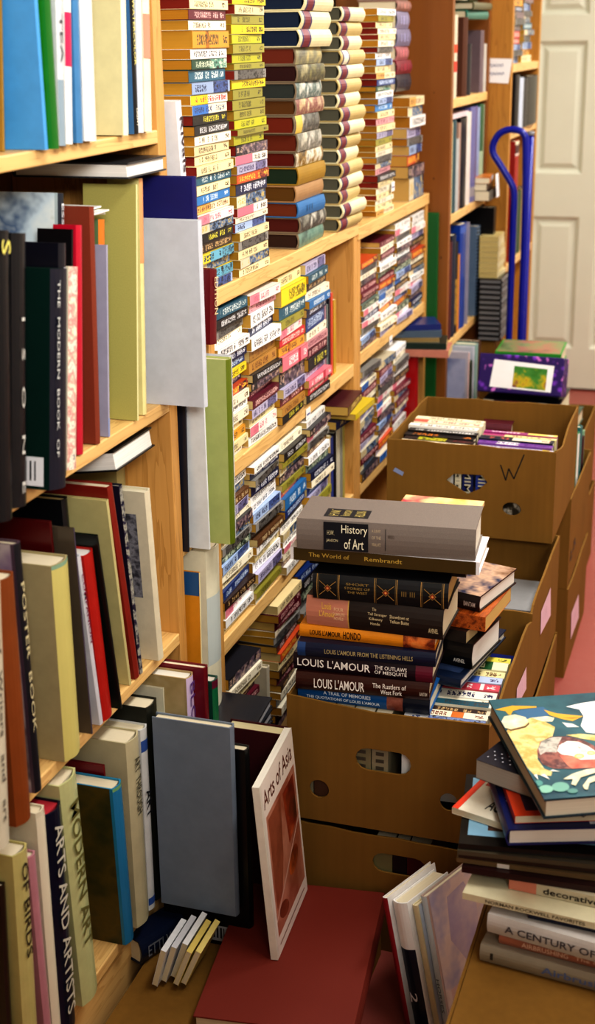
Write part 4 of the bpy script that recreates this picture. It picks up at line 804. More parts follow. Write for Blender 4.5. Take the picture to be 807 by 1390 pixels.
stackbook('thick dark brown hardback with pink end panel, sixth up the western stack', .062, (417, 846), (601, 869), .15, '2c211c', z, pages='e6dcc2', surf=MATTE, bands=[(0, .31, 'c98a74'), (.31, .318, 'd8b060')], texts=[('Louis', .12, .19, .62, .86, 'e8c060'), ('L\'Amour', .1, .22, .38, .58, 'e8c060'), ('FOUR', .21, .28, .6, .72, 'e8c8a0'), ('COMPLETE', .2, .29, .45, .55, 'e8c8a0'), ('NOVELS', .21, .28, .3, .4, 'e8c8a0'), ('The', .49, .52, .75, .86, 'd8c8a0'), ('Tall Stranger', .46, .6, .58, .7, 'd8c8a0'), ('Kilkenny', .47, .57, .42, .54, 'd8c8a0'), ('Hondo', .48, .55, .28, .38, 'd8c8a0'), ('Showdown at', .62, .76, .58, .7, 'd8c8a0'), ('Yellow Butte', .62, .76, .42, .54, 'd8c8a0'), ('AVENEL', .9, .97, .25, .4, 'd8c8a0')]); z += .0628
# ornate gilt volume
ou = []
for u0 in (.03, .46, .8): ou += [(u0, u0 + .17, 'a8854a'), (u0 + .006, u0 + .164, '15161a'), (u0 + .012, u0 + .158, '8a7040'), (u0 + .015, u0 + .155, '14181a')]
oroot = stackbook('black and gilt ornate volume with diamond spine panels, seventh up the western stack', .052, (425, 811), (608, 827), .15, '14161a', z, pages='c8a870', surf=MATTE, bulge=.006, bands=ou, texts=[('SHORT', .25, .42, .66, .76, '9a8048'), ('STORIES OF', .24, .43, .5, .6, '9a8048'), ('THE WEST', .26, .41, .34, .44, '9a8048'), ('III III', .66, .76, .4, .6, '7a6438')])
mb = MB(); g_, r_ = mat('a8854a', .35, 'ink'), mat('b8482e', .45, 'ink'); hh = .25
for u0 in (.03, .46, .8):
    cu, cv = (u0 + .085) * .265, .026
    for k in range(4):
        a0 = math.pi / 4 + k * math.pi / 2; p0 = (cu + .021 * math.cos(a0) * 1.1, cv + .021 * math.sin(a0)); p1 = (cu + .006 * math.cos(a0), cv + .006 * math.sin(a0)); dx_, dz_ = -math.sin(a0) * .0006, math.cos(a0) * .0006
        mb.face([(.0085, p0[0] - dx_, p0[1] - dz_), (.0085, p1[0] - dx_, p1[1] - dz_), (.0085, p1[0] + dx_, p1[1] + dz_), (.0085, p0[0] + dx_, p0[1] + dz_)], g_)
    for rr, m_, xx in ((.0075, g_, .0084), (.006, mat('14181a', .5), .0087), (.0045, r_, .009), (.0022, mat('d8b060', .4), .0093)): mb.face([(xx, cu - rr, cv), (xx, cu, cv - rr), (xx, cu + rr, cv), (xx, cu, cv + rr)], m_)
mb.build('gilt_ornament', oroot); z += .0528
stackbook('thin near-black book under the art books on the western stack', .02, (420, 764), (632, 784), .17, '1c1416', z, pages='3c6a5c', texts=[('THE ART OF THE WORLD', .08, .5, .35, .65, '5a3a30')]); z += .0208
stackbook('dark olive art book with white border, below the thick art history book', .026, (394, 759), (650, 781), .14, 'ece8ea', z, pages='f0ece4', bulge=0, surf=MATTE, bands=[(.018, .982, '4a3a18')], texts=[('The World of', .1, .32, .36, .7, 'b89a4a'), ('Rembrandt', .4, .6, .36, .7, 'b89a4a')], name='hardback_book'); z += .0268
hr = stackbook('thick grey-brown linen art history book lying on top of the western stack', .062, (403, 744), (645, 760), .135, '857a72', z, pages='e6e0d2', surf=CLOTH, bulge=.005, texts=[])
mb = MB(); BL = mat('151a24', .5); hL = (onZ(647, 760, z) - onZ(403, 744, z)).length; TT = .062
def patch(u0, u1, v0, v1, m, e=.0056): mb.face([(e, u0 * hL, v0 * TT), (e, u1 * hL, v0 * TT), (e, u1 * hL, v1 * TT), (e, u0 * hL, v1 * TT)], m)
def word(s_, u0, u1, v0, v1, hx): v, f = glyphs(s_, False); mb.poly([(.006, (u0 + (u1 - u0) * x) * hL, (v0 + (v1 - v0) * y) * TT) for x, y in v], f, mat(hx, .4, 'ink'))
patch(.155, .405, .06, .97, BL)
word('H.W.', .175, .215, .55, .7, 'd8cfa8'); word('JANSON', .17, .235, .3, .42, 'd8cfa8'); word('History', .255, .4, .55, .9, 'f0ead0'); word('of Art', .27, .38, .12, .46, 'f0ead0')
for s_, v0 in (('A SURVEY', .72), ('OF THE', .5), ('VISUAL ARTS', .28)): word(s_, .425, .475, v0, v0 + .1, 'c8b89a')
patch(.5, .503, .15, .85, BL); word('PRENTICE', .515, .55, .55, .66, '5a5048')
mb.build('spine_label', hr.children[0])
mb = MB(); mb.face([(-.065, .14 * hL, TT + .0006), (-.02, .14 * hL, TT + .0006), (-.02, .39 * hL, TT + .0006), (-.065, .39 * hL, TT + .0006)][::-1], BL)
for k, s_ in enumerate(('H.W.', 'JANSON', 'HISTORY')): v, f = glyphs(s_, True); a0 = (.165, .23, .31)[k]; mb.poly([(-.025 - .034 * x, (a0 + .055 * y) * hL, TT + .001) for x, y in v], [g[::-1] for g in f], mat('b8a868', .4, 'ink'))
mb.build('cover_label', hr.children[0])
# leaning pile to the side
gK = 'pile of slanted novels beside the western stack'
def pile(name, label, z0, t, pl, pr, pe, col, **kw): return flat3(name, label, z0, t, pl, pr, col, pe=pe, group=gK, **kw)
z = .546
def slant(label, t, c, pe, pl, col, **kw):
    """c = lower front corner of spine and page end, pe = far lower end of the page edge, pl = other spine end"""
    global z
    P, E_, L_ = onZ(c[0], c[1], z), onZ(pe[0], pe[1], z), onZ(pl[0], pl[1], z); d = E_ - P; w = d.length; n = -d.normalized(); y = Vector((-n.y, n.x, 0)); h = max(.1, abs((L_ - P).dot(y)))
    yaw = math.degrees(math.atan2(n.y, n.x)); nm = kw.pop('name', 'hardback_book'); h = kw.pop('h', h); book(nm, label, T(P - y * h) @ rot(yaw), t, w, h, col, group=gK, **kw); z += t + .001
slant('thin navy hardback at the foot of the slanted pile beside the western stack', .02, (625, 935), (686, 866), (598, 922), '1c2a44', pages='f2efe8', front=[('rect', .1, .9, .1, .9, photo(['1c2a44', '3a4a6a', '0c1424'], 8))], h=.13)
slant('thick black hardback with bright white page block in the slanted pile', .056, (641, 909), (679, 870), (600, 896), '161315', pages='f4f2ee', texts=[('AVENEL', .72, .9, .25, .4, 'd8d4cc')], h=.14)
slant('small dark brown paperback in the middle of the slanted pile', .026, (632, 874), (648, 859), (604, 868), '2a2120', pages='c9b890', kind='pb', name='paperback', cat='paperback', h=.12)
slant('thick paperback with reddish wood patterned spine, second from the top of the slanted pile', .032, (658, 858), (693, 815), (607, 850), photo(['3a1a0e', '8a4218', 'b8642a', '4a2010'], 14, .35, (1, 6, 6)), pages='d8b878', kind='pb', name='paperback', cat='paperback', h=.15)
slant('dark hardback with a painted brown and blue cover topping the slanted pile', .034, (651, 831), (700, 792), (610, 822), '1d1618', pages='f6f2ea', front=[('rect', .0, 1, 0, 1, photo(['2a1a16', '6a4a34', 'c8a890', '2a3a5a', '8a4a3a'], 7, .25))], texts=[('BANTAM', .8, .95, .3, .6, 'c8b8b0')], spine='24171b', h=.17)
# ---------------------------------------------------------------- picture book pile by the corner
cl = carton('closed carton under the pile of picture books, foot of the aisle', -.33, .02, 1.66, 2.06, 0, .366)
mb = MB(); mb.box(.006, .344, .006, .394, .36, .365, CARD); mb.build('top_flap', cl)
gO = 'pile of art and picture books on the closed carton'
def low(label, z0, t, pl, pr, h, w, col, **kw):
    A_, B_ = onZ(pl[0], pl[1], z0), onZ(pr[0], pr[1], z0); d = B_ - A_; yaw = math.degrees(math.atan2(-d.x, d.y)); nm = kw.pop('name', 'hardback_book')
    return book(nm, label, flatM(A_, yaw), t, w, h, col, group=gO, **kw)
low('grey-tan book with blue spine letters at the bottom of the picture book pile', .3672, .031, (651, 1303), (807, 1345), .3, .22, 'a39a8a', bulge=.004, texts=[('Airbrush', .34, .66, .3, .7, '6a7aa8'), ('I', .06, .075, .3, .7, '3a3430')])
low('salmon pink spined book, second up the picture book pile', .399, .021, (677, 1280), (807, 1314), .27, .2, 'b87a62', texts=[('AIRBRUSHING', .14, .42, .3, .72, 'e0c0ac'), ('The Complete Studio', .46, .95, .3, .72, 'e0c0ac')])
low('white book with grey capitals on its broad spine in the picture book pile', .421, .034, (661, 1264), (807, 1306), .3, .23, 'd4d0cc', bulge=.004, texts=[('A CENTURY OF BAGS', .1, .78, .3, .68, '55525a')])
low('thin navy book between the white and cream books in the picture book pile', .456, .011, (716, 1246), (807, 1266), .22, .2, '1c2440')
low('large cream paperback with red and black cover print in the picture book pile', .468, .012, (627, 1220), (807, 1262), .32, .25, 'e6dfc0', kind='pb', texts=[('NORMAN ROCKWELL FAVORITES', .12, .62, .25, .75, '5a5240')], front=[('rect', .35, .62, .4, .95, '8a8c8a'), ('rect', .38, .6, .43, .93, '1c2026'), ('text', 'N', .5, .8, .18, .26, '8a2a22')], name='picture_book')
low('pale craft book with dark spine title and coral block in the picture book pile', .481, .02, (690, 1206), (807, 1232), .28, .21, 'cfc6ac', bulge=0, bands=[(.0, .16, 'd08a74')], texts=[('decorative', .2, .52, .22, .78, '26221e'), ('FOLK', .56, .75, .2, .8, '26221e')], name='hardback_book')
low('thin dark maroon book in the middle of the picture book pile', .502, .011, (626, 1184), (807, 1212), .32, .23, '341a1c', bulge=0)
low('thin brown and tan magazine in the middle of the picture book pile', .514, .008, (619, 1170), (807, 1196), .33, .24, '7a6648', kind='pb', name='magazine', cat='magazine', bands=[(.2, .26, 'd8d4cc')])
low('thin dark brown magazine in the middle of the picture book pile', .523, .008, (622, 1164), (807, 1186), .32, .24, '3a2c24', kind='pb', name='magazine', cat='magazine')
low('thin olive grey magazine just below the black framed one in the picture book pile', .532, .008, (620, 1160), (807, 1180), .32, .23, '5c5444', kind='pb', name='magazine', cat='magazine')
low('black bordered magazine with pale blue and tan cover in the picture book pile', .541, .01, (622, 1152), (807, 1168), .32, .22, '25221f', kind='pb', name='magazine', cat='magazine', front=[('rect', .12, .95, .04, .95, '8ab4cc'), ('rect', .2, .9, .14, .9, photo(['c8a888', '6a4a3a', '3a2420', 'd8c8a8'], 12))])
def fore(label, z0, t, nl, fl, w, col, **kw):
    """flat book whose fore edge is the side nl-fl (near, far), spine on the far side of its width"""
    N_, F_ = onZ(nl[0], nl[1], z0), onZ(fl[0], fl[1], z0); d = F_ - N_; h = d.length; d.normalize(); n = Vector((d.y, -d.x, 0)); nm = kw.pop('name', 'hardback_book')
    return book(nm, label, flatM(N_ + n * w, math.degrees(math.atan2(-d.x, d.y))), t, w, h, col, group=gO, **kw)
def leftspine(label, z0, t, far, near, w, col, **kw):
    A_, B_ = onZ(far[0], far[1], z0), onZ(near[0], near[1], z0); d = B_ - A_; nm = kw.pop('name', 'hardback_book')
    return book(nm, label, flatM(A_, math.degrees(math.atan2(-d.x, d.y))), t, w, d.length, col, group=gO, **kw)
leftspine('cream book with a red-orange spine edge jutting from the picture book pile', .5525, .012, (655, 1063), (613, 1104), .16, 'ebe5d2', kind='pb', name='picture_book', spine='d8482c', front=[('rect', 0, .07, 0, 1, 'd8482c'), ('rect', .1, .3, .05, .2, 'b83a2a'), ('text', 'AC', .3, .45, .5, .8, '2a2a2a')])
leftspine('navy blue book with a white initial on its cover in the picture book pile', .566, .03, (665, 1068), (689, 1148), .24, '1c2a66', pages='efeae0', front=[('text', 'S', .04, .11, .45, .55, 'e8e8f0'), ('rect', .55, .95, .75, .95, photo(['8a9ab8', 'd8dce8', '5a6a8a'], 20))])
leftspine('orange edged purple book below the owl picture book', .597, .014, (680, 1066), (698, 1118), .2, 'd8502a', kind='pb', name='picture_book', front=[('rect', .1, .95, .03, .88, '3a2440')], texts=[])
N_, M_ = onZ(645, 1056, .6125), onZ(722, 1084, .6125); d = (M_ - N_).normalized(); bk = Vector((-d.y, d.x, 0)); hl, wl = .2, .12
book('paperback', 'paperback with white dotted dark cover and yellow flame, under the owl picture book', flatM(N_ + d * hl + bk * wl, math.degrees(math.atan2(d.x, -d.y))), .035, wl, hl, '2a2c38', kind='pb', pages='b9b4aa', group=gO, cat='paperback',
     front=[('poly', [(.25, .55), (.5, .62), (.7, .8), (.45, .92), (.2, .8)], '5a1a1a'), ('poly', [(.3, .6), (.42, .7), (.6, .78), (.45, .85), (.3, .78)], 'e8a82a')] + [('ell', .08 + .09 * (k % 10), .05 + .07 * (k // 10) + .035 * (k % 2), .012, .012, 'd8d8e0') for k in range(130) if not (.2 < .08 + .09 * (k % 10) < .7 and .5 < .05 + .07 * (k // 10) < .95) and .05 + .07 * (k // 10) < .96])
sea, seam = '2f5a66', photo(['244a58', '3a6a74', '2f5a66', '1f4050'], 9)
body = photo(['d8c078', 'e8d89a', 'c8a860', 'efe4b4'], 26); pale = photo(['efe6c8', 'd8cfae', 'f4eed8'], 30); ruff = photo(['7a4a4a', 'a06a60', '5a3a40', 'b88a80'], 40); coral = photo(['c86a5a', 'd88a74', 'b85a4c'], 20)
NO, FO = onZ(737, 1112, .650), onZ(662, 974, .650); hO = (FO - NO).length; dO = (FO - NO).normalized(); nO = Vector((dO.y, -dO.x, 0)); wO, tO = .3, .034
MO = flatM(NO + nO * wO, math.degrees(math.atan2(-dO.x, dO.y))); MOi = MO.inverted()
def cov(X, Y):
    p = MOi @ onZ(660 + X * .18216, 940 + Y * .18216, .650 + tO); return (max(.004, min(.996, -p.x / wO)), max(.004, min(.996, p.y / hO)))
def P_(pts, m): return ('poly', [cov(*q) for q in pts], m)
def O_(cx, cy, rx, ry, m, n=20): return P_([(cx + rx * math.cos(2 * math.pi * k / n), cy + ry * math.sin(2 * math.pi * k / n)) for k in range(n)], m)
owl = [('rect', .0, 1, 0, 1, seam), P_([(200, 140), (420, 108), (480, 150), (440, 200), (330, 230), (240, 170)], '3f6f92'),
       P_([(120, 290), (180, 250), (330, 190), (420, 210), (510, 260), (490, 330), (420, 360), (380, 420), (380, 500), (430, 570), (490, 592), (480, 622), (350, 612), (300, 560), (230, 480), (180, 400)], body),
       P_([(330, 190), (450, 178), (505, 190), (490, 218), (420, 218)], pale), P_([(80, 220), (130, 180), (210, 165), (290, 185), (312, 220), (270, 255), (180, 276), (110, 266)], pale), P_([(110, 266), (180, 279), (290, 250), (314, 224), (318, 238), (290, 264), (180, 290)], '6a5030'),
       P_([(40, 132), (100, 120), (190, 100), (370, 104), (372, 115), (250, 125), (195, 140), (180, 170), (160, 165), (140, 142)], 'd9a838'), P_([(425, 130), (520, 158), (720, 178), (640, 216), (560, 200), (470, 172)], 'dfae3c'), P_([(560, 190), (700, 186), (640, 200)], 'b8862a'),
       P_([(590, 108), (700, 82), (820, 64), (1100, 60), (1150, 330), (900, 320), (740, 300), (700, 250), (722, 180), (690, 130)], 'f2f1ec'), P_([(560, 225), (640, 235), (690, 260), (600, 262)], 'dcdcd6'), P_([(590, 320), (700, 310), (900, 330), (900, 380), (700, 345)], body),
       P_([(375, 440), (400, 370), (480, 332), (600, 330), (720, 358), (800, 400), (860, 470), (810, 560), (650, 572), (500, 570), (420, 540), (385, 490)], ruff), P_([(385, 420), (410, 366), (490, 336), (560, 336), (530, 400), (520, 450), (440, 446), (400, 470)], photo(['9a948c', 'c8c4ba', '6a6a68'], 60)),
       P_([(540, 470), (640, 478), (700, 508), (840, 500), (830, 562), (640, 572), (600, 545)], coral), P_([(525, 440), (540, 395), (600, 365), (680, 370), (750, 400), (810, 440), (830, 500), (700, 506), (640, 476), (560, 466)], 'f3f1ea'),
       O_(690, 478, 38, 19, 'd8cc7a'), O_(778, 455, 32, 17, 'd8cc7a'), O_(690, 479, 24, 11, 'f2e8a8'), O_(778, 456, 20, 10, 'f2e8a8'), O_(722, 440, 28, 14, 'e8dcc8'), P_([(668, 400), (690, 412), (715, 418), (690, 420)], '8a7a70')]
owl += [P_([(526 + 22 * k, 412 - 16 * min(k, 3)), (540 + 22 * k, 420 - 16 * min(k, 3)), (518 + 20 * k, 398 - 15 * min(k, 3))], '3a3436') for k in range(6)]
owl += [P_([(350, 620), (386, 658), (374, 615)], 'f4f1e6'), P_([(400, 622), (472, 656), (432, 612)], 'f4f1e6'), P_([(470, 592), (548, 596), (490, 580)], 'f4f1e6'), O_(550, 710, 66, 36, '7ab0a0'), O_(440, 726, 56, 30, '8ac0ac'), O_(385, 682, 34, 22, '5a9a94'), O_(640, 740, 40, 18, '5a9088'),
        P_([(570, 652), (640, 612), (740, 580), (850, 565), (850, 592), (700, 640), (662, 702), (630, 690), (642, 652), (600, 655)], pale), P_([(715, 702), (760, 642), (830, 618), (860, 650), (765, 682), (752, 732), (728, 726)], pale), P_([(900, 560), (1000, 520), (1100, 560), (1060, 720), (930, 740)], body)]
book('picture_book', 'large picture book with a painted owl and tan beasts on teal, top of the pile', MO, tO, wO, hO, '26404c', pages='ece6d4', group=gO, bulge=.004, front=owl)
# ---------------------------------------------------------------- books leaning by the front boxes
gC = 'books leaning in front of the lower box'
top = onZ(559, 1224, .28); far = onZ(625, 1173, .28); d = far - top; yaw = math.degrees(math.atan2(d.y, d.x)) + 180
xd = -d.normalized(); yd = Vector((-xd.y, xd.x, 0)); foot = onY(578, 1300, top.y); foot = top + (foot - top) * ((top.z - .004) / (top.z - foot.z)); lean_ = math.degrees(math.asin(max(-1, min(1, -(top - foot).dot(yd) / .28)))); sp = 0
for i, (label, name, t, w, h, col, off, kw) in enumerate([
    ('art book with a misty violet and pink painted cover, leaning by the boxes', 'hardback_book', .014, .185, .28, 'b8a49c', 0, dict(spine='d4e2e8', front=[('rect', .03, 1, 0, 1, photo(['b0aca4', '9a98ac', 'c4b6b0', 'bcaca4', 'aeaab4'], 6, .3, (1, 1, 1))), ('rect', .12, .9, .72, 1, photo(['c4aca4', 'b8a09a', 'ccb8b0'], 8)), ('poly', [(.3, .1), (.6, .08), (.75, .3), (.7, .6), (.45, .62), (.25, .4)], photo(['8a88a0', 'a098ac', 'bcb0b0'], 8)), ('text', 'HORSES', .3, .95, .86, .93, '8a7a78')], texts=[('HORSES', .6, .85, .25, .75, '7a8a94')])),
    ('cream art book with a brown triangular emblem on its cover, leaning by the boxes', 'hardback_book', .012, .15, .262, 'e2d6b0', .016, dict(front=[('rect', .02, 1, 0, 1, 'c8d0da'), ('poly', [(.1, .35), (.3, .42), (.16, .22)], 'b0582a')], texts=[])),
    ('thick white jacketed book with navy lower spine, leaning by the boxes', 'hardback_book', .034, .13, .262, 'f0eeea', .031, dict(bands=[(.36, 1, '1c2236'), (0, .36, 'f2f0ec')], bulge=.006, texts=[('2', .7, .78, .2, .7, 'e8e8ee')])),
    ('slim white and red spined book at the back of the leaning group', 'hardback_book', .012, .15, .268, 'e8e4e0', .067, dict(bands=[(0, 1, '9a2a34')]))]):
    sp += t if i else 0
    P = foot - yd * sp * 1.03 + xd * (.012 * i); book(name, label, upM(Vector((P.x, P.y, .006)), h, yaw, lean_), t, w, h, col, group=gC, **kw); sp += .0015 + (0 if i else 0)
# low carton, red book, standing magazine
cl = carton('low closed carton beside the tall bookcase foot', -.985, -.585, 1.76, 2.285, 0, .095)
mb = MB(); mb.box(.006, .394, .006, .519, .092, .0975, CARD); mb.build('top_flap', cl)
gF = 'books on the low carton'
NR, FR = onZ(501, 1300, .15), onZ(521, 1211, .15); dd = (FR - NR).normalized(); hR = .42
book('hardback_book', 'wide rust red cloth book lying flat before the lower box', flatM(Vector((FR.x, FR.y, .0985)) - dd * hR, math.degrees(math.atan2(-dd.x, dd.y))), .05, .285, hR, '7e2c1c', surf=CLOTH, pages='e0d4b8', group=gF, bulge=.006) 
A_, B_, T0, T1 = onZ(377, 1303, .152), onZ(417, 1206, .152), onX(352, 1062, -.735), None
dd = (B_ - A_); wA = dd.length; yA = math.degrees(math.atan2(dd.y, dd.x)) + 180; hA = .365
aa = ['efe6dc', 'b86a4a']
book('magazine', 'tall arts magazine with red-brown photo panels standing on the rust red book', upM(Vector((A_.x - .014, A_.y, .1495)), hA, yA, 4.5), .014, wA, hA, 'efe9dc', kind='pb', cat='magazine', pages='f2eee2', group=gF, texts=[],
     front=[('rect', .03, .99, .0, 1, 'ece2d8'), ('text', 'Arts of Asia', .06, .92, .055, .155, '5c2c20'), ('rect', .08, .95, .2, .9, photo(['b0705c', 'c08874', '9a5844', 'd0a08c'], 4, .3)), ('poly', [(.12, .23), (.5, .23), (.42, .55), (.3, .72), (.12, .76)], photo(['7a4030', '9a5a44', '5a2418'], 7)), ('poly', [(.56, .24), (.9, .24), (.9, .5), (.62, .56)], photo(['c8643c', '8a3420', '3a1812'], 11)), ('poly', [(.08, .8), (.95, .5), (.95, .515), (.08, .815)], 'd8b4a8'), ('ell', .3, .82, .14, .07, photo(['6a3020', '8a4a34', '3a1812'], 8), 20), ('ell', .68, .68, .15, .1, photo(['b04a22', '6a2a18', 'd0703a'], 10), -15), ('rect', .1, .9, .945, .955, '9a7a70')])
NW, NE = onZ(190, 1310, .1), onZ(268, 1258, .1); dd = NE - NW
book('hardback_book', 'thick navy book lying flat with pale lettering along its spine, by the bookcase foot', flatM(NW, math.degrees(math.atan2(-dd.x, dd.y))), .052, .045, dd.length, '1c2742', group=gF, texts=[('ETTI WORLD', .1, .92, .25, .75, '7a7d84')])
hM = onY(350, 993, 2.24).z - .1492
book('hardback_book', 'tall maroon cloth book standing upright, its cream page tops toward the boxes', upM(Vector((-.776, 2.24, .1492)), hM), .036, .12, hM, '4a0c14', surf=CLOTH, pages='e6dcb4', group=gF, bulge=.006)
for i, (adj, c, dx, dy) in enumerate([('white', 'e6e6e8', -.02, 0), ('pale grey', 'd4d4d8', -.004, .015), ('bright white', 'f2f2f2', .014, .03), ('yellow', 'e4cf7a', .032, .01), ('pale yellow', 'ead88c', .05, .015)]):
    P = onZ(246, 1282, .19) + Vector((dx * .9, dy, 0)); book('paperback', '%s slim book leaning spine up by the navy lying book' % adj, T((P.x, P.y - .03, .1905)) @ rot(0, 0, 15 + 2 * i) @ rot(90) @ Matrix(((0, 1, 0, 0), (0, 0, 1, 0), (1, 0, 0, 0), (0, 0, 0, 1))) , .011, .085, .1, c, kind='pb', group=gF, cat='paperback')
book('picture_book', 'dark orange-brown pictured book lying on the floor by the rust red book', flatM(Vector((-.40, 1.9, .001)), 14), .03, .11, .16, '3a2a22', group=gF, front=[('rect', .03, .97, .03, .97, photo(['2a1a14', '6a3a1c', 'c88a3a', '3a2a4a'], 9))])
# dark slim volumes on a small carton by the gap
cl = carton('small plain carton standing behind the tall maroon book', -.985, -.865, 2.3, 2.475, 0, .385)
mb = MB(); mb.box(.006, .114, .006, .169, .379, .384, CARD); mb.build('top_flap', cl)
z = .3855
for i in range(3):
    book('hardback_book', ['lowest', 'middle', 'topmost'][i] + ' of three dark navy volumes with white page edges behind the maroon book', flatM(Vector((-.985 + .002 * i, 2.305 + .004 * i, z)), -90 + 2 * i), .022, .15, .115, '1c2230', pages='dcdce0', group='three dark navy volumes by the gap', surf=GLOSS, bulge=0); z += .023
# ---------------------------------------------------------------- far bookcases
gE = 'books in the bookcase with the stained end panel'
XD = -.945
def Dr(zs, lst, lab, zl, yl=5.128):
    for i, (adj, u0, u1, vt, c, x, kw) in enumerate(lst):
        up('%s %s' % (adj, lab), zs + .0006, (u0, 0), u1, (u0, vt), .22, c, x=x, group=gE, plumb=True, **kw)
    settle(-1.31, yl, zl, 4.522)
Dr(1.597, [('cream book with red motif', 610, 618, 5, 'd9d0ba', XD, dict(h=.26, bands=[(.35, .45, 'd84a22'), (.55, .68, 'c83a2a')])), ('tall brown cloth book', 627, 633, 24, '5a3018', XD + .0, dict(surf=CLOTH)), ('dark narrow book', 634, 638, 60, '22222a', XD, {}), ('mauve-grey picture book', 652, 656, 42, '7a6a70', XD, dict(back=[('rect', .3, .7, .12, .3, '9a929a'), ('rect', .35, .95, .6, .95, '2c2a32')])), ('pale book', 657, 660, 60, 'c8c4bc', XD, {})], 'on the upper shelf beyond the stained end panel', 1.925)
Dr(1.222, [('cream book', 609, 612, 168, 'd8cfa8', XD, {}), ('dark teal book', 612, 617, 165, '3a5a62', XD, {}), ('grey-white book', 617, 622, 190, 'b8bcbc', XD, {}), ('rose-tan book', 622, 625, 168, 'b09284', XD, {}), ('broad black book', 625, 635, 162, '14161c', XD, {}), ('white slim book', 635, 641, 153, 'e4dcd4', XD, {}), ('lavender blue book', 641, 652, 146, '6a6aa4', XD, dict(bands=[(.84, .94, '9a949c')])), ('pale blue book', 652, 655, 146, '9aa6c8', XD, {}), ('green book', 655, 660, 142, '3c6a4a', XD, dict(bands=[(.5, .75, 'a8bca0')])), ('pale green book', 660, 662, 142, '9ab09a', XD, {})], 'on the middle shelf beyond the stained end panel', 1.56)
Dr(.79, [('maroon book', 606, 611, 332, '5a1c28', XD, {}), ('navy book', 611, 618, 322, '1c2840', XD, {}), ('black and gold book', 618, 622, 330, '2a2622', XD, dict(bands=[(.4, .9, photo(['2a2622', 'b08a3a', '1a1816'], 40))])), ('thin orange book', 622, 626, 346, 'd08a3a', XD, {}), ('royal blue book', 626, 637, 306, '2048a0', XD, dict(bands=[(.02, .08, '4a6ab8')])), ('dark grey book', 637, 641, 308, '2c2e3a', XD, {}), ('broad lavender-grey book', 641, 654, 300, 'a8a2ae', XD + .012, {}), ('spiral bound blue-grey book', 654, 659, 304, '6a7e96', XD + .01, dict(bands=[(.02 + .04 * k, .035 + .04 * k, '2c3440') for k in range(24)]))], 'on the third shelf beyond the stained end panel', 1.185, 5.05)
book('hardback_book', 'large black portfolio standing behind the lavender-grey book', upM(Vector((-.886, 5.065, .7906)), .395), .05, .3, .395, '131214', group=gE, bulge=0)
z = 1.45
for i, (adj, c, t) in enumerate([('grey', '4a4a4c', .02), ('white', 'e0dcd8', .012), ('pink-white', 'e8d8e0', .018)]):
    if i == 2: book('hardback_book', 'pink-white book lying on top of the middle row beyond the end panel', flatM(Vector((XD, 4.53, 1.53)), 0), .016, .18, .3, c, group=gE, bulge=0)
for i, (adj, c, t, z_) in enumerate([('teal green', '2c7a6a', .03, 0), ('olive', '5a5a3a', .025, 0), ('dark green', '24442f', .025, 0)]):
    zz = 1.846 + sum([.03, .025, .025, .022, .02][:i]) + .0005 * i
    book('hardback_book', '%s book lying atop the upper row beyond the stained end panel' % adj, flatM(Vector((XD + .02 * (i % 2), 4.74 + .02 * i, zz)), R.uniform(-6, 6)), t - .001, .2, .26, c, group=gE)
z = .381
Pp = onY(637, 477, 4.53)
book('picture_book', 'pale grey picture book with a blue mountain cover, lowest shelf past the end panel', upM(Vector((-.866, 4.53, .3806)), min(.375, Pp.z - .38)), .02, .22, min(.375, Pp.z - .38), 'c4c0cc', group=gE, spine='d8b8b4', back=[('rect', .04, .9, .06, .97, photo(['8a90b0', 'a8acc4', '5a6890', '3a4870'], 3, .4, (1, 1, 3)))])
for adj, Y_, u_, vt, t, c in [('dark green', 4.57, 645, 492, .03, '24402f'), ('white and blue', 4.62, 645, 455, .02, 'c8ccd8'), ('pale teal', 4.66, 653, 432, .04, '8fb0aa'), ('brown', 4.72, 660, 440, .03, '5a3c28')]:
    q = onY(u_, vt, Y_); book('hardback_book', '%s book standing on the lowest shelf past the stained end panel' % adj, upM(Vector((min(q.x, -.866), Y_, .3806)), min(.375, q.z - .38)), t, .2, min(.375, q.z - .38), c, group=gE)
for i, (adj, c, t) in enumerate([('dark', '2a2226', .035), ('brown-grey', '5a4a44', .025), ('orange and white', 'd8884a', .02)]):
    book('paperback', '%s paperback lying at the end of the middle shelf by the notice' % adj, flatM(Vector((-.884 - .01 * (i == 1), 4.945, 1.2228 + (0, .036, .062)[i])), 3 * i), t, .053, .165, c, kind='pb', cat='paperback', group=gE, bands=[(.5, 1, 'c8d0dc')] if i == 2 else [])
mb = MB(); mb.box(0, .001, 0, .06, -.085, 0, mat('f2f2f6', .5)); tag(mb.build('white_card', None, T((-.8825, 5.05, 1.308)) @ rot(0, 0, -4)), 'white card hanging from the lying paperbacks by the notice', 'card')
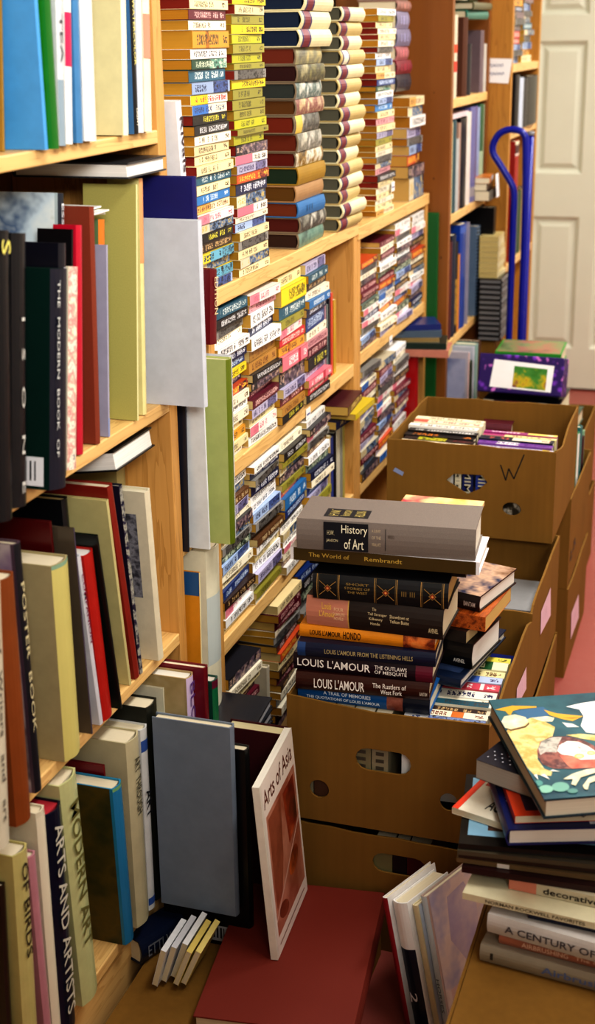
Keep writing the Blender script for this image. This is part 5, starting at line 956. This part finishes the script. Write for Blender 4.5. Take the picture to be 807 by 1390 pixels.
# end case by the door
gN = 'books in the bookcase by the white door'
for c_ in range(2):
    z = 1.6906
    for i in range(13):
        t = R.uniform(.018, .026); s = pbst(R.choice(['picture covered', 'grey', 'orange', 'navy', 'dark picture', 'pale blue', 'brown', 'cream', 'red', 'teal']))
        if z + t > 1.965: break
        paperback('%s paperback stacked %s up the %s column on the shelf by the door' % (['worn', 'small'][c_], nth(i), ['first', 'second'][c_]), T((-.865 + R.uniform(-.006, .006), 5.235 + .23 * c_, z)) @ rot(R.uniform(-3, 3)), t, .11, .19, s['c1'], s['c2'], s['c3'], gN, s['band'], s['words'], s['pic'], one=True); z += t + .001
for i, (adj, u0, u1, vt, c) in enumerate([('black', 697, 702, 104, '16161c'), ('white and pale blue', 702, 708, 108, 'c4d0e4'), ('black', 708, 714, 108, '1a1a24'), ('broad black glossy', 715, 727, 106, '101014')]):
    up('%s upright book, %s along the shelf beside the door' % (adj, nth(i)), 1.4506, (u0, 0), u1, (u0, vt), .2, c, x=-.85, group=gN, plumb=True)
settle(-1.3, 5.83, 1.655, 5.207)
q = onX(700, 192, -.85)
book('hardback_book', 'large red book with white banded top standing behind the blue hand truck', upM(Vector((-.85, 5.28, .9506)), q.z - .95), .09, .22, q.z - .95, 'a82820', group=gN, bulge=.004, surf=MATTE, bands=[(0, .03, 'e8dcc0'), (.03, .1, '4a1420'), (.1, .12, 'e0c8c0')])
for i, (adj, c, w_) in enumerate([('blue', '2a4a7a', .04), ('grey', '6a6a6a', .04), ('green', '3a5a3a', .05), ('tan', 'a88a5a', .04), ('dark', '22222a', .05)]):
    book('hardback_book', '%s upright book on the lower shelf behind the blue hand truck' % adj, upM(Vector((-.87, 5.4 + .06 * i, .9506)), .25), w_, .2, .25, c, group=gN)
# paper notice on the end panel
a, b = onY(664, 79, 5.168), onY(694, 112, 5.168); mb = MB(); m_ = mat('f4f4f4', .6); W_, H_ = b.x - a.x, a.z - b.z
mb.face([(0, 0, 0), (W_ * .86, 0, -.004), (W_, 0, H_ * .97), (-.0, 0, H_)], m_)
ink = mat('5a6488', .6, 'ink')
for row, (x0, x1, zz) in enumerate(((.02, .62, .68), (.02, .66, .34))):
    px_ = None; n = 12
    for k in range(n):
        xa = (x0 + (x1 - x0) * k / n) * W_; xb = (x0 + (x1 - x0) * (k + 1) / n) * W_; za = (zz + .07 * math.sin(k * 2.4)) * H_; zb = (zz + .07 * math.sin((k + 1) * 2.4)) * H_
        mb.face([(xa, -.0006, za), (xb, -.0006, zb), (xb, -.0006, zb + .004), (xa, -.0006, za + .004)], ink)
tag(mb.build('paper_notice', None, T((a.x, 5.1675, b.z))), 'white handwritten paper notice taped to the amber bookcase end', 'notice')
mb = MB(); mb.bbox(-.12, 0, 0, .016, 0, 1.235, mat('14602c', .5), .002)
tag(mb.build('display_board', None, T((-.966, 4.466, .001))), 'tall dark green board wedged between the low bookcase and the stained end panel', 'board')
# stack of dark volumes and cream volumes beyond the boxes
cl = carton('tall plain carton under the black and grey volumes', -.932, -.856, 5.0, 5.125, 0, .7); mb = MB(); mb.box(.006, .07, .006, .119, .694, .699, CARD); mb.build('top_flap', cl)
z = .7005
for i in range(12):
    book('hardback_book', 'black volume with grey spine, %s up the stack beyond the purple flowered box' % nth(i), flatM(Vector((-.836, 4.985, z)), R.uniform(-1, 1)), .0185, .085, .175, '1a1a1e', spine=('5a5c62', '7a7c82')[i % 2], pages='8a8a8c', group='black and grey volumes beyond the boxes', bulge=.003); z += .0195
for i in range(8):
    book('paperback', 'cream paperback, %s up the pile on the black and grey volumes' % nth(i), flatM(Vector((-.855, 5.0, z)), R.uniform(-2, 2)), .0185, .07, .155, ('e8dcae', 'dccb90')[i % 2], kind='pb', pages='dcc88a', cat='paperback', group='cream paperbacks on the black and grey volumes'); z += .0192
# purple flowered pile
gY = 'pile on the far boxes'
z = .5565; V_ = lambda x, y, zz: Vector((x, y, zz))
book('hardback_book', 'dark green book with yellow flower print under the purple flowered box', flatM(V_(-.80, 4.27, z), -92), .045, .24, .33, '2c4a3a', group=gY, bulge=0, bands=[(.3, .65, photo(['2c4a3a', 'c8a82a', 'e0c84a', '3a5a3a'], 30))]); z += .046
book('hardback_book', 'grey bordered dark book with a maroon spine panel under the purple flowered box', flatM(V_(-.765, 4.28, z), -92), .06, .22, .25, '26262e', group=gY, bulge=0, bands=[(0, .84, 'a8a494'), (.14, .72, '3a2430'), (.3, .6, '6a1c2c')]); z += .061
zt = z
root = thing('gift_box', 'purple flower printed box with a white picture label, tilted on the far pile', 'box', T((-.785, 4.27, zt + .026)) @ rot(-2, -14), gY)
fl = NT('purple_flower_print', .4); vo = fl.n('ShaderNodeTexVoronoi'); vo.inputs['Scale'].default_value = 38; fl.l(fl.obj(), vo.inputs['Vector'])
c_ = fl.mix(fl.ramp(vo.outputs['Distance'], [(.15, 'ffffff'), (.4, '000000')]), rgba('2c1060'), rgba('7a3ab8')); c_ = fl.mix(fl.ramp(fl.noise(fl.obj(), 30, 2), [(.62, '000000'), (.7, 'ffffff')]), c_, rgba('c878c8')); fl.col(c_)
mb = MB(); mb.bbox(0, .275, 0, .1, 0, .125, fl.m, .004); mb.build('box_body', root)
mb = MB(); mb.face([(.04, -.0008, .018), (.24, -.0008, .012), (.245, -.0008, .098), (.05, -.0008, .108)], mat('f6f6f6', .5)); mb.face([(.115, -.0014, .022), (.222, -.0014, .018), (.224, -.0014, .086), (.117, -.0014, .09)], photo(['7a9a2a', '3a7a2c', '4a8a3a', 'c8b02a', '7a3a4a'], 14)); mb.build('picture_label', root)
book('hardback_book', 'bright green edged picture book lying behind the purple flowered box', flatM(V_(-.76, 4.45, zt + .07), -88), .05, .2, .22, '3c9a3a', group=gY, front=[('rect', .03, .97, .03, .97, photo(['3a4a2a', '7a8a5a', 'a86a5a', '4a5a3a'], 8))], bulge=0)
book('hardback_book', 'plain dark book supporting the green edged picture book', flatM(V_(-.76, 4.45, zt + .001), -88), .068, .2, .22, '2a2a2a', group=gY, bulge=0)
# hand truck
BLUE = mat('111e92', .3); YT = 4.96; tr = thing('hand_truck', 'blue tubular hand truck with looped handle standing before the white door', 'hand truck', T((-.78, YT, 0)))
def rel(p): return p - Vector((-.78, YT, 0))
def smooth_path(P, n=6):
    out = []
    for i in range(len(P) - 1):
        p0, p1, p2, p3 = P[max(i - 1, 0)], P[i], P[i + 1], P[min(i + 2, len(P) - 1)]
        for k in range(n):
            s = k / n; out.append(.5 * ((2 * p1) + (p2 - p0) * s + (2 * p0 - 5 * p1 + 4 * p2 - p3) * s * s + (3 * p1 - p0 - 3 * p2 + p3) * s ** 3))
    return out + [P[-1]]
px_ = [(712, 300), (713, 200), (711, 183), (703, 177), (690, 176), (677, 182), (669, 196), (669, 208), (676, 220), (686, 236), (694, 250), (697, 262), (696, 300)]
pts = [rel(onY(u, v, YT)) for u, v in px_]; b0, b1 = pts[0].copy(), pts[-1].copy()
pts = [Vector((b0.x - .0, 0, .1)), Vector((b0.x, 0, .6))] + pts + [Vector((b1.x, 0, .6)), Vector((b1.x, 0, .15))]
mb = MB(); mb.tube(smooth_path(pts), .012, BLUE, 12); mb.build('handle_tube', tr, None, True)
q2 = onX(720, 184, b0.x - .78); yf = q2.y - YT
mb = MB(); mb.tube([(b0.x, yf, .1), (b0.x, yf, q2.z)], .012, BLUE, 12); mb.build('side_rail', tr, None, True)
mb = MB(); mb.tube([(b0.x, yf, q2.z), (b0.x, yf, q2.z + .015)], .0135, mat('8a8c92', .5), 12); mb.build('end_cap', tr, None, True)
for zz in (.35, .62, .9, 1.2): mb = MB(); mb.box(b0.x - .012, b0.x + .004, 0, yf, zz - .02, zz + .02, BLUE); mb.build('cross_bar', tr)
mb = MB(); mb.box(b0.x - .0, b0.x + .2, -.03, yf + .03, .004, .012, BLUE); mb.build('toe_plate', tr)
mb = MB(); mb.box(b0.x - .01, b0.x + .006, -.01, yf + .01, .004, .12, BLUE); mb.build('toe_bracket', tr)
for yy in (-.02, yf + .02):
    mb = MB(); mb.tube([(b0.x, yy - .02, .068), (b0.x, yy + .02, .068)], .064, mat('1c1c1e', .7), 20); w_ = mb.build('wheel', tr)
    mb = MB(); mb.tube([(b0.x, yy - .024, .068), (b0.x, yy + .024, .068)], .025, mat('9a9ca0', .4, 'metal'), 14); mb.build('hub', w_)
mb = MB(); mb.tube([(b0.x, -.02, .068), (b0.x, yf + .02, .068)], .009, BLUE, 10); mb.build('axle', tr)
# ---------------------------------------------------------------- camera and light
cd = bpy.data.cameras.new('camera'); cam = bpy.data.objects.new('camera', cd); C.objects.link(cam)
right = Vector((AX.x, AY.x, AZ.x)); down = Vector((AX.y, AY.y, AZ.y)); fwd = Vector((AX.z, AY.z, AZ.z))
m3 = Matrix((right, -down, -fwd)).transposed(); cam.matrix_world = T((0, 0, EYE)) @ m3.to_4x4()
cd.sensor_fit = 'VERTICAL'; cd.sensor_height = 36.0; cd.lens = F * 36 / 1390; cd.shift_y = -(1390 / 2 - PY) / 1390
cd.clip_start = .05; cd.clip_end = 50; cd.dof.use_dof = True; cd.dof.focus_distance = 2.75; cd.dof.aperture_fstop = 3.9
bpy.context.scene.camera = cam
def area(name, loc, sx, sy, power, col=(1, .95, .86), aim=None):
    l = bpy.data.lights.new(name, 'AREA'); l.shape = 'RECTANGLE'; l.size = sx; l.size_y = sy; l.energy = power; l.color = col
    o = bpy.data.objects.new(name, l); C.objects.link(o); o.location = loc
    if aim: o.rotation_euler = (Vector(aim) - Vector(loc)).to_track_quat('-Z', 'Y').to_euler()
    return o
for i, y in enumerate((.3, 1.9, 3.4, 4.9, 6.3)): area('ceiling_tube_light', (.25, y, 2.8), .35, 1.1, [6, 25, 26, 26, 24][i], (1, .98, .94))
k = area('ceiling_panel_light', (.7, -.7, 2.6), .9, .7, 10, (1, .98, .94), (-1.0, 2.6, 1.75)); k.data.spread = math.radians(60)  # key light added out of view, aimed so the upper shelves get most
w = bpy.data.worlds.new('room_ambient'); bpy.context.scene.world = w; w.use_nodes = True
w.node_tree.nodes['Background'].inputs[0].default_value = (.95, .97, 1, 1); w.node_tree.nodes['Background'].inputs[1].default_value = .12
sc = bpy.context.scene; sc.view_settings.view_transform = 'Standard'; sc.view_settings.look = 'High Contrast'; sc.view_settings.exposure = 0.0
